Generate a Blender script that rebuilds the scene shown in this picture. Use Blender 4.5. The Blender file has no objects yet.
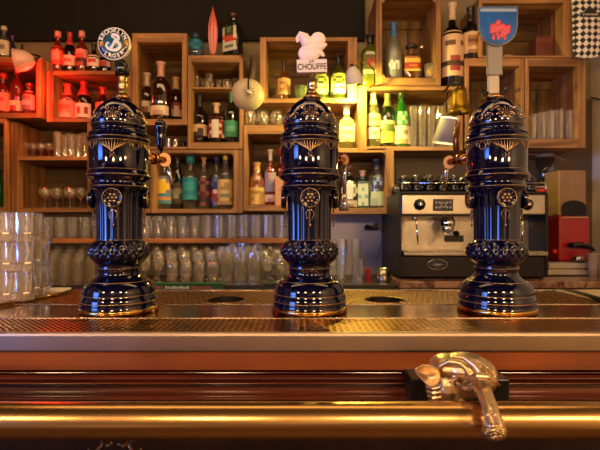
import bpy, bmesh, math, random
from mathutils import Vector, Matrix
random.seed(7)
S = bpy.context.scene
COL = S.collection
PI = math.pi
CZ = 1.292            # eye height
F = 450.0             # focal length for a 600 px wide frame

def X(px, Y): return (px - 300) * Y / F
def Z(py, Y): return CZ - (py - 225) * Y / F
def W(n, Y): return n * Y / F
def P(px, py, Y): return Vector((X(px, Y), Y, Z(py, Y)))

# ------------------------------------------------------------------ materials
def lin(h):
    h = h.lstrip('#')
    out = []
    for i in (0, 2, 4):
        c = int(h[i:i + 2], 16) / 255
        out.append(c / 12.92 if c <= .04045 else ((c + .055) / 1.055) ** 2.4)
    return (*out, 1)

MATS = {}
def new_mat(name):
    m = bpy.data.materials.new(name); m.use_nodes = True
    return m, m.node_tree.nodes, m.node_tree.links, m.node_tree.nodes['Principled BSDF']

def pm(name, col, rough=.5, metal=0, coat=0, noise=0, nscale=20, bump=0, spec=.5, rvar=0):
    """plain principled material with a little procedural variation"""
    if name in MATS: return MATS[name]
    m, N, L, b = new_mat(name)
    c = lin(col)
    b.inputs['Base Color'].default_value = c
    b.inputs['Roughness'].default_value = rough
    b.inputs['Metallic'].default_value = metal
    b.inputs['Coat Weight'].default_value = coat
    b.inputs['Coat Roughness'].default_value = .05
    b.inputs['Specular IOR Level'].default_value = spec
    tc = N.new('ShaderNodeTexCoord'); nz = N.new('ShaderNodeTexNoise')
    nz.inputs['Scale'].default_value = nscale; nz.inputs['Detail'].default_value = 5
    L.new(tc.outputs['Object'], nz.inputs['Vector'])
    rp = N.new('ShaderNodeValToRGB')
    k = noise if noise else .05
    rp.color_ramp.elements[0].position = .3; rp.color_ramp.elements[1].position = .7
    rp.color_ramp.elements[0].color = tuple(v * (1 - k) for v in c[:3]) + (1,)
    rp.color_ramp.elements[1].color = tuple(min(1, v * (1 + k)) for v in c[:3]) + (1,)
    L.new(nz.outputs['Fac'], rp.inputs['Fac']); L.new(rp.outputs['Color'], b.inputs['Base Color'])
    if rvar:
        mr = N.new('ShaderNodeMapRange'); mr.inputs['To Min'].default_value = max(.02, rough - rvar); mr.inputs['To Max'].default_value = rough + rvar
        L.new(nz.outputs['Fac'], mr.inputs['Value']); L.new(mr.outputs['Result'], b.inputs['Roughness'])
    if bump:
        bp = N.new('ShaderNodeBump'); bp.inputs['Strength'].default_value = bump; bp.inputs['Distance'].default_value = .002
        L.new(nz.outputs['Fac'], bp.inputs['Height']); L.new(bp.outputs['Normal'], b.inputs['Normal'])
    MATS[name] = m
    return m

def wood(name, dark, light, axis='x', rough=.5, coat=0, scale=1.0, bump=.25):
    if name in MATS: return MATS[name]
    m, N, L, b = new_mat(name)
    tc = N.new('ShaderNodeTexCoord'); mp = N.new('ShaderNodeMapping')
    s = {'x': (1.5, 28, 28), 'y': (28, 1.5, 28), 'z': (28, 28, 1.5)}[axis]
    mp.inputs['Scale'].default_value = tuple(v * scale for v in s)
    oi = N.new('ShaderNodeObjectInfo')
    ad = N.new('ShaderNodeVectorMath'); ad.operation = 'ADD'
    ml = N.new('ShaderNodeMath'); ml.operation = 'MULTIPLY'; ml.inputs[1].default_value = 37
    L.new(oi.outputs['Random'], ml.inputs[0])
    L.new(tc.outputs['Object'], ad.inputs[0]); L.new(ml.outputs[0], ad.inputs[1])
    L.new(ad.outputs[0], mp.inputs['Vector'])
    nz = N.new('ShaderNodeTexNoise'); nz.inputs['Scale'].default_value = 1; nz.inputs['Detail'].default_value = 8; nz.inputs['Distortion'].default_value = .6
    L.new(mp.outputs[0], nz.inputs['Vector'])
    rp = N.new('ShaderNodeValToRGB'); rp.color_ramp.elements[0].position = .3; rp.color_ramp.elements[1].position = .72
    rp.color_ramp.elements[0].color = lin(dark); rp.color_ramp.elements[1].color = lin(light)
    L.new(nz.outputs['Fac'], rp.inputs['Fac'])
    n2 = N.new('ShaderNodeTexNoise'); n2.inputs['Scale'].default_value = 5; L.new(ad.outputs[0], n2.inputs['Vector'])
    mx = N.new('ShaderNodeMix'); mx.data_type = 'RGBA'; mx.blend_type = 'MULTIPLY'; mx.inputs[0].default_value = .6
    r2 = N.new('ShaderNodeValToRGB'); r2.color_ramp.elements[0].color = (.45, .42, .4, 1); r2.color_ramp.elements[0].position = .3
    r2.color_ramp.elements[1].position = .6
    L.new(n2.outputs['Fac'], r2.inputs['Fac']); L.new(rp.outputs['Color'], mx.inputs[6]); L.new(r2.outputs['Color'], mx.inputs[7])
    L.new(mx.outputs[2], b.inputs['Base Color'])
    b.inputs['Roughness'].default_value = rough; b.inputs['Coat Weight'].default_value = coat; b.inputs['Coat Roughness'].default_value = .12
    bp = N.new('ShaderNodeBump'); bp.inputs['Strength'].default_value = bump; bp.inputs['Distance'].default_value = .002
    L.new(nz.outputs['Fac'], bp.inputs['Height']); L.new(bp.outputs['Normal'], b.inputs['Normal'])
    MATS[name] = m
    return m

def glass(name, col, body=0.0, ior=1.45, edge=1.0, rough=.03, streak=False):
    """thin glass: tinted see-through + reflection, body = share of diffuse colour (liquid, thick tinted glass)"""
    if name in MATS: return MATS[name]
    m, N, L, b = new_mat(name)
    N.remove(b)
    out = N['Material Output']
    tr = N.new('ShaderNodeBsdfTransparent'); tr.inputs['Color'].default_value = lin(col)
    gl = N.new('ShaderNodeBsdfGlossy'); gl.inputs['Roughness'].default_value = rough; gl.inputs['Color'].default_value = (1, 1, 1, 1)
    tc = N.new('ShaderNodeTexCoord'); nz = N.new('ShaderNodeTexNoise'); nz.inputs['Scale'].default_value = 1; nz.inputs['Detail'].default_value = 1
    mp = N.new('ShaderNodeMapping'); mp.inputs['Scale'].default_value = (110, 110, 22) if streak else (30, 30, 30)
    L.new(tc.outputs['Object'], mp.inputs['Vector']); L.new(mp.outputs[0], nz.inputs['Vector'])
    bp = N.new('ShaderNodeBump'); bp.inputs['Strength'].default_value = .35 if streak else .25; bp.inputs['Distance'].default_value = .004 if streak else .002
    L.new(nz.outputs['Fac'], bp.inputs['Height'])
    L.new(bp.outputs['Normal'], gl.inputs['Normal'])
    fr = N.new('ShaderNodeLayerWeight'); fr.inputs['Blend'].default_value = .25 * edge
    mr = N.new('ShaderNodeMapRange'); mr.inputs['To Min'].default_value = .06 if streak else .07; mr.inputs['To Max'].default_value = .95
    if streak: L.new(bp.outputs['Normal'], fr.inputs['Normal'])
    L.new(fr.outputs['Facing'], mr.inputs['Value'])
    base = tr
    if body > 0:
        df = N.new('ShaderNodeBsdfDiffuse'); df.inputs['Color'].default_value = lin(col)
        tl = N.new('ShaderNodeBsdfTranslucent'); tl.inputs['Color'].default_value = lin(col)
        ma = N.new('ShaderNodeMixShader'); ma.inputs[0].default_value = .5
        L.new(df.outputs[0], ma.inputs[1]); L.new(tl.outputs[0], ma.inputs[2])
        mb = N.new('ShaderNodeMixShader'); mb.inputs[0].default_value = body
        L.new(tr.outputs[0], mb.inputs[1]); L.new(ma.outputs[0], mb.inputs[2])
        base = mb
    mx = N.new('ShaderNodeMixShader')
    L.new(mr.outputs[0], mx.inputs[0]); L.new(base.outputs[0], mx.inputs[1]); L.new(gl.outputs[0], mx.inputs[2])
    L.new(mx.outputs[0], out.inputs['Surface'])
    MATS[name] = m
    return m

def emit(name, col, st):
    if name in MATS: return MATS[name]
    m, N, L, b = new_mat(name)
    b.inputs['Base Color'].default_value = lin(col)
    b.inputs['Emission Color'].default_value = lin(col); b.inputs['Emission Strength'].default_value = st
    MATS[name] = m
    return m

def perforated(name, metal_col, hole_col, bw, bh, gap, rot, fold=0, rough=.25):
    """metal sheet with rows of slots; fold > 0 mirrors the slots into a herringbone"""
    m, N, L, b = new_mat(name)
    tc = N.new('ShaderNodeTexCoord'); sp = N.new('ShaderNodeSeparateXYZ'); L.new(tc.outputs['Object'], sp.inputs[0])
    cb = N.new('ShaderNodeCombineXYZ')
    if fold:
        pp = N.new('ShaderNodeMath'); pp.operation = 'PINGPONG'; pp.inputs[1].default_value = fold
        L.new(sp.outputs['X'], pp.inputs[0]); L.new(pp.outputs[0], cb.inputs['X'])
    else: L.new(sp.outputs['X'], cb.inputs['X'])
    L.new(sp.outputs['Y'], cb.inputs['Y'])
    mp = N.new('ShaderNodeMapping'); mp.inputs['Rotation'].default_value = (0, 0, rot); L.new(cb.outputs[0], mp.inputs['Vector'])
    br = N.new('ShaderNodeTexBrick'); L.new(mp.outputs[0], br.inputs['Vector'])
    br.inputs['Scale'].default_value = 1; br.inputs['Brick Width'].default_value = bw; br.inputs['Row Height'].default_value = bh
    br.inputs['Mortar Size'].default_value = gap; br.inputs['Mortar Smooth'].default_value = .1; br.inputs['Bias'].default_value = 0
    L.new(br.outputs['Fac'], mixn := N.new('ShaderNodeMix').inputs[0]) if False else None
    mx = N.new('ShaderNodeMix'); mx.data_type = 'RGBA'
    L.new(br.outputs['Fac'], mx.inputs[0]); mx.inputs[6].default_value = lin(hole_col); mx.inputs[7].default_value = lin(metal_col)
    L.new(mx.outputs[2], b.inputs['Base Color']); L.new(br.outputs['Fac'], b.inputs['Metallic'])
    ms = N.new('ShaderNodeMath'); ms.operation = 'MULTIPLY'; ms.inputs[1].default_value = .5; L.new(br.outputs['Fac'], ms.inputs[0]); L.new(ms.outputs[0], b.inputs['Specular IOR Level'])
    nz = N.new('ShaderNodeTexNoise'); nz.inputs['Scale'].default_value = 9; L.new(tc.outputs['Object'], nz.inputs['Vector'])
    mr = N.new('ShaderNodeMapRange'); mr.inputs['To Min'].default_value = rough - .1; mr.inputs['To Max'].default_value = rough + .15
    L.new(nz.outputs['Fac'], mr.inputs['Value']); L.new(mr.outputs[0], b.inputs['Roughness'])
    bp = N.new('ShaderNodeBump'); bp.inputs['Strength'].default_value = .6; bp.inputs['Distance'].default_value = .001
    L.new(br.outputs['Fac'], bp.inputs['Height']); L.new(bp.outputs['Normal'], b.inputs['Normal'])
    MATS[name] = m
    return m

# ------------------------------------------------------------------ mesh helpers
def BM(): return bmesh.new()

def box(bm, x0, x1, y0, y1, z0, z1, bev=0, mi=0):
    t = bmesh.new()
    vs = [t.verts.new((x, y, z)) for x in (x0, x1) for y in (y0, y1) for z in (z0, z1)]
    for f in ((0, 1, 3, 2), (4, 6, 7, 5), (0, 4, 5, 1), (2, 3, 7, 6), (0, 2, 6, 4), (1, 5, 7, 3)):
        t.faces.new([vs[i] for i in f])
    bmesh.ops.recalc_face_normals(t, faces=t.faces)
    if bev: bmesh.ops.bevel(t, geom=t.edges[:], offset=bev, segments=2, affect='EDGES', profile=.5)
    merge(bm, t, mi=mi)

def merge(bm, t, M=None, mi=None, smooth=None):
    mp = {}
    for v in t.verts: mp[v] = bm.verts.new(M @ v.co if M else v.co)
    for f in t.faces:
        try: g = bm.faces.new([mp[v] for v in f.verts])
        except ValueError: continue
        g.material_index = f.material_index if mi is None else mi
        g.smooth = f.smooth if smooth is None else smooth
    t.free()

def sec(a, n):
    """unit superellipse"""
    c, s = math.cos(a), math.sin(a)
    k = (abs(c) ** n + abs(s) ** n) ** (-1 / n)
    return c * k, s * k

def lathe(bm, prof, segs=32, cx=0, cy=0, n=2, sy=1, mi=0, a0=None, a1=None, closed=True, rot=0, mod=None):
    """prof: list of (r, z) or (r, z, n)"""
    rings = []
    full = a0 is None
    cnt = segs if full else segs + 1
    for p in prof:
        r, z = p[0], p[1]; nn = p[2] if len(p) > 2 else n
        if r < 1e-6 and full:
            rings.append([bm.verts.new((cx, cy, z))]); continue
        ring = []
        for i in range(cnt):
            a = (2 * PI * i / segs if full else a0 + (a1 - a0) * i / segs)
            u, v = sec(a, nn)
            rr = r * (mod(a, z) if mod else 1)
            ring.append(bm.verts.new((cx + rr * u, cy + rr * v * sy, z)))
        rings.append(ring)
    for A, B in zip(rings, rings[1:]):
        if len(A) == 1 and len(B) == 1: continue
        m = segs
        for i in range(m):
            j = (i + 1) % segs if full else i + 1
            if len(A) == 1: vs = [A[0], B[j], B[i]]
            elif len(B) == 1: vs = [A[i], A[j], B[0]]
            else: vs = [A[i], A[j], B[j], B[i]]
            f = bm.faces.new(vs); f.smooth = True; f.material_index = mi

def tube(bm, pts, r, segs=8, cap=True, mi=0, closed=False, flat=1.0):
    pts = [Vector(p) for p in pts]
    n = len(pts)
    rs = r if isinstance(r, (list, tuple)) else [r] * n
    T = []
    for i in range(n):
        if closed: t = pts[(i + 1) % n] - pts[i - 1]
        else: t = pts[min(n - 1, i + 1)] - pts[max(0, i - 1)]
        T.append(t.normalized() if t.length > 1e-9 else Vector((0, 0, 1)))
    up = Vector((0, 0, 1)) if abs(T[0].z) < .9 else Vector((1, 0, 0))
    nrm = (up - T[0] * up.dot(T[0])).normalized()
    rings = []
    for i in range(n):
        nrm = nrm - T[i] * nrm.dot(T[i])
        nrm = nrm.normalized() if nrm.length > 1e-6 else T[i].orthogonal().normalized()
        bn = T[i].cross(nrm)
        rings.append([bm.verts.new(pts[i] + (nrm * math.cos(2 * PI * k / segs) * flat + bn * math.sin(2 * PI * k / segs)) * rs[i]) for k in range(segs)])
    m = n if closed else n - 1
    for i in range(m):
        A, B = rings[i], rings[(i + 1) % n]
        for k in range(segs):
            f = bm.faces.new([A[k], A[(k + 1) % segs], B[(k + 1) % segs], B[k]]); f.smooth = True; f.material_index = mi
    if cap and not closed:
        for rg, rev in ((rings[0], True), (rings[-1], False)):
            f = bm.faces.new(rg[::-1] if rev else rg); f.material_index = mi

def ellipsoid(bm, c, rx, ry, rz, seg=20, rotm=None, mi=0):
    t = bmesh.new()
    bmesh.ops.create_uvsphere(t, u_segments=seg, v_segments=max(6, seg // 2), radius=1)
    M = Matrix.Translation(c) @ (rotm.to_4x4() if rotm else Matrix.Identity(4)) @ Matrix.Diagonal((rx, ry, rz, 1))
    merge(bm, t, M, mi=mi, smooth=True)

def prism(bm, pts, y0, y1, mi=0, smooth=False):
    """outline pts (x,z) extruded from y0 to y1"""
    A = [bm.verts.new((x, y0, z)) for x, z in pts]; B = [bm.verts.new((x, y1, z)) for x, z in pts]
    f = bm.faces.new(A); f.material_index = mi
    f = bm.faces.new(B[::-1]); f.material_index = mi
    n = len(pts)
    for i in range(n):
        f = bm.faces.new([A[i], B[i], B[(i + 1) % n], A[(i + 1) % n]]); f.material_index = mi; f.smooth = smooth

def obj(name, bm, mats, parent=None, loc=None):
    bmesh.ops.recalc_face_normals(bm, faces=bm.faces)
    me = bpy.data.meshes.new(name); bm.to_mesh(me); bm.free()
    for m in (mats if isinstance(mats, (list, tuple)) else [mats]): me.materials.append(m)
    o = bpy.data.objects.new(name, me); COL.objects.link(o)
    if parent: o.parent = parent
    if loc is not None: o.location = loc
    return o

def tag(o, label, cat, group=None, kind=None):
    o['label'] = label; o['category'] = cat
    if group: o['group'] = group
    if kind: o['kind'] = kind
    return o

def thing(name, label, cat, loc=(0, 0, 0), rotz=0, group=None):
    o = bpy.data.objects.new(name, None); COL.objects.link(o)
    o.location = loc; o.rotation_euler = (0, 0, rotz); o.empty_display_size = .03
    return tag(o, label, cat, group)

def struct(name, bm, m):
    o = obj(name, bm, m); o['kind'] = 'structure'; return o

def dup(root, loc, rotz=0, label=None, group=None, scale=None):
    r = root.copy(); COL.objects.link(r); r.location = loc; r.rotation_euler = (0, 0, rotz)
    if label: r['label'] = label
    if group: r['group'] = group
    if scale: r.scale = scale
    for ch in list(root.children):
        c = ch.copy(); COL.objects.link(c); c.parent = r
        for g in ch.children:
            d = g.copy(); COL.objects.link(d); d.parent = c
    return r

def text_mesh(s, size, mat, parent, name='lettering', depth=.0006, arc=None, font=None, bold=0.0, sx=1.0):
    """flat extruded lettering facing -y; arc=(radius, centre_angle, spacing_angle) bends it round a circle"""
    bm = BM()
    def one(ch):
        cu = bpy.data.curves.new('t', 'FONT'); cu.body = ch; cu.size = size; cu.extrude = depth; cu.align_x = 'CENTER'; cu.align_y = 'CENTER'; cu.offset = bold
        o = bpy.data.objects.new('t', cu); COL.objects.link(o)
        dg = bpy.context.evaluated_depsgraph_get()
        me = bpy.data.meshes.new_from_object(o.evaluated_get(dg))
        t = bmesh.new(); t.from_mesh(me)
        bpy.data.objects.remove(o); bpy.data.curves.remove(cu); bpy.data.meshes.remove(me)
        return t
    R = Matrix.Rotation(PI / 2, 4, 'X')
    if arc:
        rad, ca, sp = arc; n = len(s)
        for i, ch in enumerate(s):
            if ch == ' ': continue
            if rad > 0: a = ca - (i - (n - 1) / 2) * sp; ro = a - PI / 2; rr = rad
            else: a = ca + (i - (n - 1) / 2) * sp; ro = a + PI / 2; rr = -rad
            M = Matrix.Translation((rr * math.cos(a), 0, rr * math.sin(a))) @ Matrix.Rotation(-ro, 4, 'Y') @ R @ Matrix.Diagonal((sx, 1, 1, 1))
            merge(bm, one(ch), M)
    else: merge(bm, one(s), R @ Matrix.Diagonal((sx, 1, 1, 1)))
    return obj(name, bm, mat, parent)

# ------------------------------------------------------------------ common materials
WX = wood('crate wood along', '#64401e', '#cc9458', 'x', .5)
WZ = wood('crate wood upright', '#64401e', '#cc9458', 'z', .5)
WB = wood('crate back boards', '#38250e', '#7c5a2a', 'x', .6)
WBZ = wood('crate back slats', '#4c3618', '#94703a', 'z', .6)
PLANK = wood('orange plank', '#8a4c22', '#c47f45', 'x', .4, .2)
BRASS = pm('polished brass', '#c98f35', .16, 1, noise=.12, nscale=14, rvar=.05)
AGED = pm('aged brass', '#9c7a48', .3, 1, noise=.25, nscale=60, bump=.3)
GILT = pm('gilding', '#b8965c', .3, .9, noise=.2, nscale=200)
STEEL = pm('brushed steel', '#b4aa9c', .24, 1, noise=.1, nscale=30, rvar=.08)
CHROME = pm('chrome', '#d8d4cc', .08, 1)
NAVY = pm('cobalt glaze', '#02041f', .06, 0, .35, noise=.3, nscale=12, spec=.5)
BLACKP = pm('black plastic', '#0b0a0a', .3)
BLACKM = pm('black iron', '#151110', .45, .3)
GLASS = glass('clear glass', '#f8f4ea', .06, edge=1.6, streak=True)
GLASSW = glass('washed glass', '#fffaf0', .10, edge=1.8, streak=True)
GLASSB = glass('cool glass', '#ffffff', .13, edge=1.8, streak=True)
WHITEP = pm('white plastic', '#e8e2d6', .4)
CREAM = pm('cream enamel', '#d9cdb4', .35)
DARKROOM = '#17100b'

# ------------------------------------------------------------------ room
WY = 2.80
b = BM(); box(b, -2.2, 1.83, WY, WY + .1, 0, 3.0); struct('wall_back', b, pm('wall plaster', '#8c7c60', .85, noise=.15, nscale=3, bump=.2))
b = BM(); box(b, 1.81, 1.91, -2.5, WY, 0, 3.0); struct('wall_right', b, pm('pale wall', '#e6dccb', .8, noise=.06, nscale=3))
b = BM(); box(b, -2.4, -2.2, 1.0, WY, 0, 3.0); struct('wall_left', b, pm('dim side wall', '#5b4a38', .85, noise=.1, nscale=3))
b = BM(); box(b, -2.4, 1.91, -2.5, WY + .1, -.1, 0); struct('floor', b, wood('floor boards', '#4a3322', '#6b4c33', 'y', .5))
b = BM(); box(b, -2.4, 1.91, -2.5, WY + .1, 3.0, 3.1); struct('ceiling', b, pm('dark ceiling', '#241910', .8))
# black board that runs along the wall above the crates
b = BM(); box(b, -2.2, X(365, 2.77), 2.765, WY, Z(40, 2.765), 3.0, .004); struct('trim_1', b, pm('black board', '#120c08', .85, noise=.15, nscale=4))
# recess painted grey-blue behind the glass shelves
b = BM(); box(b, -2.2, X(396, 2.79), WY - .012, WY, .0, Z(214, 2.79)); struct('trim_2', b, pm('grey splashback', '#c8c0b4', .5, noise=.12, nscale=4))
b = BM(); box(b, X(396, 2.79), 1.81, WY - .012, WY, .0, Z(100, 2.79)); struct('trim_3', b, pm('brown splashback', '#5d4a35', .6, noise=.2, nscale=4))
# cable on the right wall
b = BM(); tube(b, [(1.805, y, z) for y, z in ((2.79, Z(98, 2.8)), (2.7, Z(104, 2.8)), (2.6, Z(106, 2.8)), (2.4, 2.02), (2.1, 2.05))], .004)
tag(obj('cable', b, BLACKP), 'thin black cable running across the pale right wall', 'cable')

# ------------------------------------------------------------------ crates
YF = 2.50
def crate(label, x0, y0, x1, y1, Yf=YF, Yb=WY, t=4.5, tt=None, bt=None, lt=None, rt=None, shelf=None, slats=None, top=True, left=True, right=True, bottom=True, back=True, wz=None, wx=None, corner=0, lip=None, category='crate', name='wooden_crate'):
    """pixel rectangle of the open front face at distance Yf"""
    tt = tt or t; bt = bt or t; lt = lt or t; rt = rt or t
    wz = wz or WZ; wx = wx or WX
    xa, xb = X(x0, Yf), X(x1, Yf); zt, zb = Z(y0, Yf), Z(y1, Yf)
    cx = (xa + xb) / 2
    th = thing(name, label, category, (cx, Yf, zb), group='wooden crates stacked as back bar shelves')
    D = Yb - Yf - .002; w = (xb - xa) / 2; H = zt - zb
    g = .0006
    TT, BT, LT, RT = W(tt, Yf), W(bt, Yf), W(lt, Yf), W(rt, Yf)
    if left:
        b = BM(); box(b, -w + g, -w + LT, 0, D, g, H - g, .0015); obj('side_panel', b, wz, th)
    if right:
        b = BM(); box(b, w - RT, w - g, 0, D, g, H - g, .0015); obj('side_panel', b, wz, th)
    la, ra = (-w + LT if left else -w), (w - RT if right else w)
    if top:
        b = BM(); box(b, la, ra, .001, D, H - TT, H - g, .0015); obj('top_panel', b, wx, th)
    if bottom:
        b = BM(); box(b, la, ra, .001, D, g, BT, .0015); obj('bottom_panel', b, wx, th)
    z0 = BT if bottom else 0; z1 = H - TT if top else H
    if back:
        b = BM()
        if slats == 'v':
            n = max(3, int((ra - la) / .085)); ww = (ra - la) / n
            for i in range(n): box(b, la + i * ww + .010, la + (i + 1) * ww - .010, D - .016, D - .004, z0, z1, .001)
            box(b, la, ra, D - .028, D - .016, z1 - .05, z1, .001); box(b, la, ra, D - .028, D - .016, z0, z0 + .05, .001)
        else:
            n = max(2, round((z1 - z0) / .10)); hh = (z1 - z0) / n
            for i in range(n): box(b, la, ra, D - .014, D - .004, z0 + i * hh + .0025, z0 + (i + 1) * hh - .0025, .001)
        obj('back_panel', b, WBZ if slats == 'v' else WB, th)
    if shelf:
        for sp, st in shelf:
            zs = Z(sp, Yf) - zb
            b = BM(); box(b, la, ra, .004, D - .015, zs - W(st, Yf), zs, .001); obj('inner_shelf', b, wx, th)
    if corner:
        # triangular corner posts of the fruit crates
        for sx in (-1, 1):
            for up in (0, 1):
                xx = la if sx < 0 else ra; zz = z1 if up else z0; c = W(corner, Yf); dz = -c if up else c
                b = BM(); prism(b, [(xx, zz), (xx - sx * c, zz), (xx, zz + dz)], .003, .02); obj('corner_block', b, wz, th)
    return {'th': th, 'floor': zb + BT, 'top': zt, 'sh': [Z(s, Yf) for s, _ in (shelf or [])]}

A = crate('red lit crate at the far left edge, holding red spirit bottles', -70, 57, 41, 118, t=5, Yf=2.46)
B = crate('red lit crate left of the round badge, bottles inside and on top', 46.5, 70.5, 131.4, 122, t=4, lt=7)
C = crate('tall dark crate with dark wine bottles and pale stoppers, right of the round badge', 132, 33, 187, 125, t=5, tt=9, bt=6)
D = crate('crate with a middle shelf of glasses, under the red surfboard handle', 187.6, 55, 242.7, 149, t=3.5, tt=7, bt=7, shelf=[(87, 1.5)])
Fc = crate('wide crate of colourful labelled bottles just right of the left beer tower', 151, 149.8, 242.7, 213, t=3.5, lt=4, rt=9, bt=4, corner=3)
G = crate('crate holding rose bottles just left of the middle beer tower', 243.3, 125, 322, 211, t=4, tt=9, bt=6)
H = crate('crate with three gin bottles just right of the middle beer tower', 322.6, 148, 394, 214, t=4.5, rt=8, bt=6, corner=3)
I = crate('dark crate behind the white wooden sign, holding green herb liqueurs', 260, 37, 357, 103, t=5, tt=4, lt=6.5, rt=9, bt=5)
J = crate('brightly lit yellow crate with green wine bottles and tall glasses', 357.6, 86, 463, 150.5, t=4, lt=9, rt=4)
K = crate('upright slatted fruit crate with the frosted vodka bottle, top centre right', 376, -6, 441, 85.6, t=5, slats='v', bt=8, lt=6, rt=5, corner=4)
Mc = crate('large top right crate behind the blue badge, holding small boxes', 479, -3, 572.4, 57.5, t=3.5, rt=8, bt=2, tt=6)
Nc = crate('crate directly behind the dome of the right beer tower', 465, 58, 524.4, 148, t=4, tt=8, slats='v')
O = crate('crate of piled glasses right of the right beer tower', 525, 58, 586, 148, t=4, tt=8, rt=8, bt=9, slats='v')
Pc = crate('narrow dark crate cut by the left picture edge with a green bottle', -70, 118.5, 5.5, 212, t=5, rt=2, Yf=2.46)
Q = crate('left crate with coupe glasses below and tall glasses above a shelf', 11, 122.5, 91, 212, t=5, lt=7, rt=4, bt=4, shelf=[(156, 4)], top=False)
E = crate('low empty gap crate under the wine bottle crate', 132, 125.6, 187, 149.2, t=3, top=False, bt=2.5, left=False, right=False)

# long plank shelf under the crates and board above it
zS = Z(238.5, 2.5)
b = BM(); box(b, -1.9, X(291, 2.5), 2.5, WY - .013, zS - .026, zS, .002)
tag(obj('wall_shelf', b, PLANK), 'long orange wooden plank shelf carrying a row of clear glasses', 'shelf')
b = BM(); box(b, X(92, 2.5), X(150.4, 2.5), 2.5, WY - .013, Z(213, 2.5), Z(208.5, 2.5), .002)
tag(obj('shelf_board', b, PLANK), 'short wooden board behind the left beer tower between two crates', 'shelf')

# ------------------------------------------------------------------ bottles
def prof_bottle(style, h, r):
    if style == 'wine':
        return [(0, 0), (.9 * r, 0), (r, .02 * h), (r, .55 * h), (.93 * r, .61 * h), (.62 * r, .68 * h), (.38 * r, .74 * h), (.31 * r, .82 * h), (.30 * r, .96 * h), (.42 * r, .965 * h), (.42 * r, .985 * h), (.36 * r, h), (0, h)]
    if style == 'slope':
        return [(0, 0), (.9 * r, 0), (r, .02 * h), (r, .5 * h), (.9 * r, .6 * h), (.62 * r, .72 * h), (.42 * r, .82 * h), (.35 * r, .9 * h), (.34 * r, .96 * h), (.42 * r, .965 * h), (.42 * r, .985 * h), (.36 * r, h), (0, h)]
    if style == 'spirit':
        return [(0, 0), (.92 * r, 0), (r, .015 * h), (r, .58 * h), (.95 * r, .62 * h), (.7 * r, .68 * h), (.38 * r, .73 * h), (.31 * r, .80 * h), (.30 * r, .95 * h), (.38 * r, .96 * h), (.42 * r, .985 * h), (.36 * r, h), (0, h)]
    if style == 'square':
        return [(0, 0, 5), (.93 * r, 0, 5), (r, .015 * h, 6), (r, .66 * h, 6), (.93 * r, .71 * h, 5), (.6 * r, .76 * h, 3), (.36 * r, .79 * h, 2), (.34 * r, .84 * h, 2), (.34 * r, .95 * h, 2), (.4 * r, .96 * h, 2), (.4 * r, .985 * h, 2), (.34 * r, h, 2), (0, h)]
    if style == 'decanter':
        return [(0, 0, 4), (.93 * r, 0, 4), (r, .02 * h, 5), (r, .58 * h, 5), (.9 * r, .66 * h, 4), (.5 * r, .72 * h, 2.5), (.32 * r, .75 * h, 2), (.32 * r, .82 * h, 2), (.5 * r, .83 * h, 2), (.5 * r, .85 * h, 2), (0, .86 * h)]
    if style == 'squat':
        return [(0, 0), (.9 * r, 0), (r, .03 * h), (r, .58 * h), (.92 * r, .68 * h), (.6 * r, .76 * h), (.42 * r, .8 * h), (.4 * r, .9 * h), (.48 * r, .91 * h), (.48 * r, .95 * h), (0, .96 * h)]
    if style == 'waist':
        return [(0, 0), (.92 * r, 0), (r, .02 * h), (.98 * r, .18 * h), (.86 * r, .32 * h), (.9 * r, .46 * h), (r, .58 * h), (.9 * r, .66 * h), (.55 * r, .74 * h), (.4 * r, .8 * h), (.36 * r, .86 * h), (.36 * r, .95 * h), (.44 * r, .96 * h), (.44 * r, .985 * h), (.36 * r, h), (0, h)]

LABM = {}
def lm(hexc):
    return pm('paper ' + hexc, hexc, .6, noise=.04)

def r_at(prof, z):
    for p, q in zip(prof, prof[1:]):
        if p[1] <= z <= q[1] and q[1] > p[1]:
            t = (z - p[1]) / (q[1] - p[1])
            n0 = p[2] if len(p) > 2 else 2; n1 = q[2] if len(q) > 2 else 2
            return p[0] + (q[0] - p[0]) * t, n0 + (n1 - n0) * t
    return prof[-2][0], 2

def label_part(th, prof, z0, z1, grid, pal, span=75, sy=1, rot=0, name='label', off=.0012):
    """grid: list of strings top to bottom, one letter per colour cell, wrapped on the front of the bottle"""
    bm = BM(); rows = len(grid); cols = len(grid[0])
    keys = sorted(pal)
    a0, a1 = -PI / 2 - math.radians(span) + rot, -PI / 2 + math.radians(span) + rot
    sub = max(1, 18 // cols)
    nc = cols * sub
    V = []
    for j in range(rows + 1):
        z = z1 + (z0 - z1) * j / rows
        r, n = r_at(prof, z); row = []
        for i in range(nc + 1):
            a = a0 + (a1 - a0) * i / nc
            u, v = sec(a, n); row.append(bm.verts.new(((r + off) * u, (r * sy + off) * v, z)))
        V.append(row)
    for j in range(rows):
        for i in range(nc):
            f = bm.faces.new([V[j][i], V[j + 1][i], V[j + 1][i + 1], V[j][i + 1]]); f.smooth = True
            f.material_index = keys.index(grid[j][i // sub])
    return obj(name, bm, [lm(pal[k]) for k in keys], th)

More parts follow.
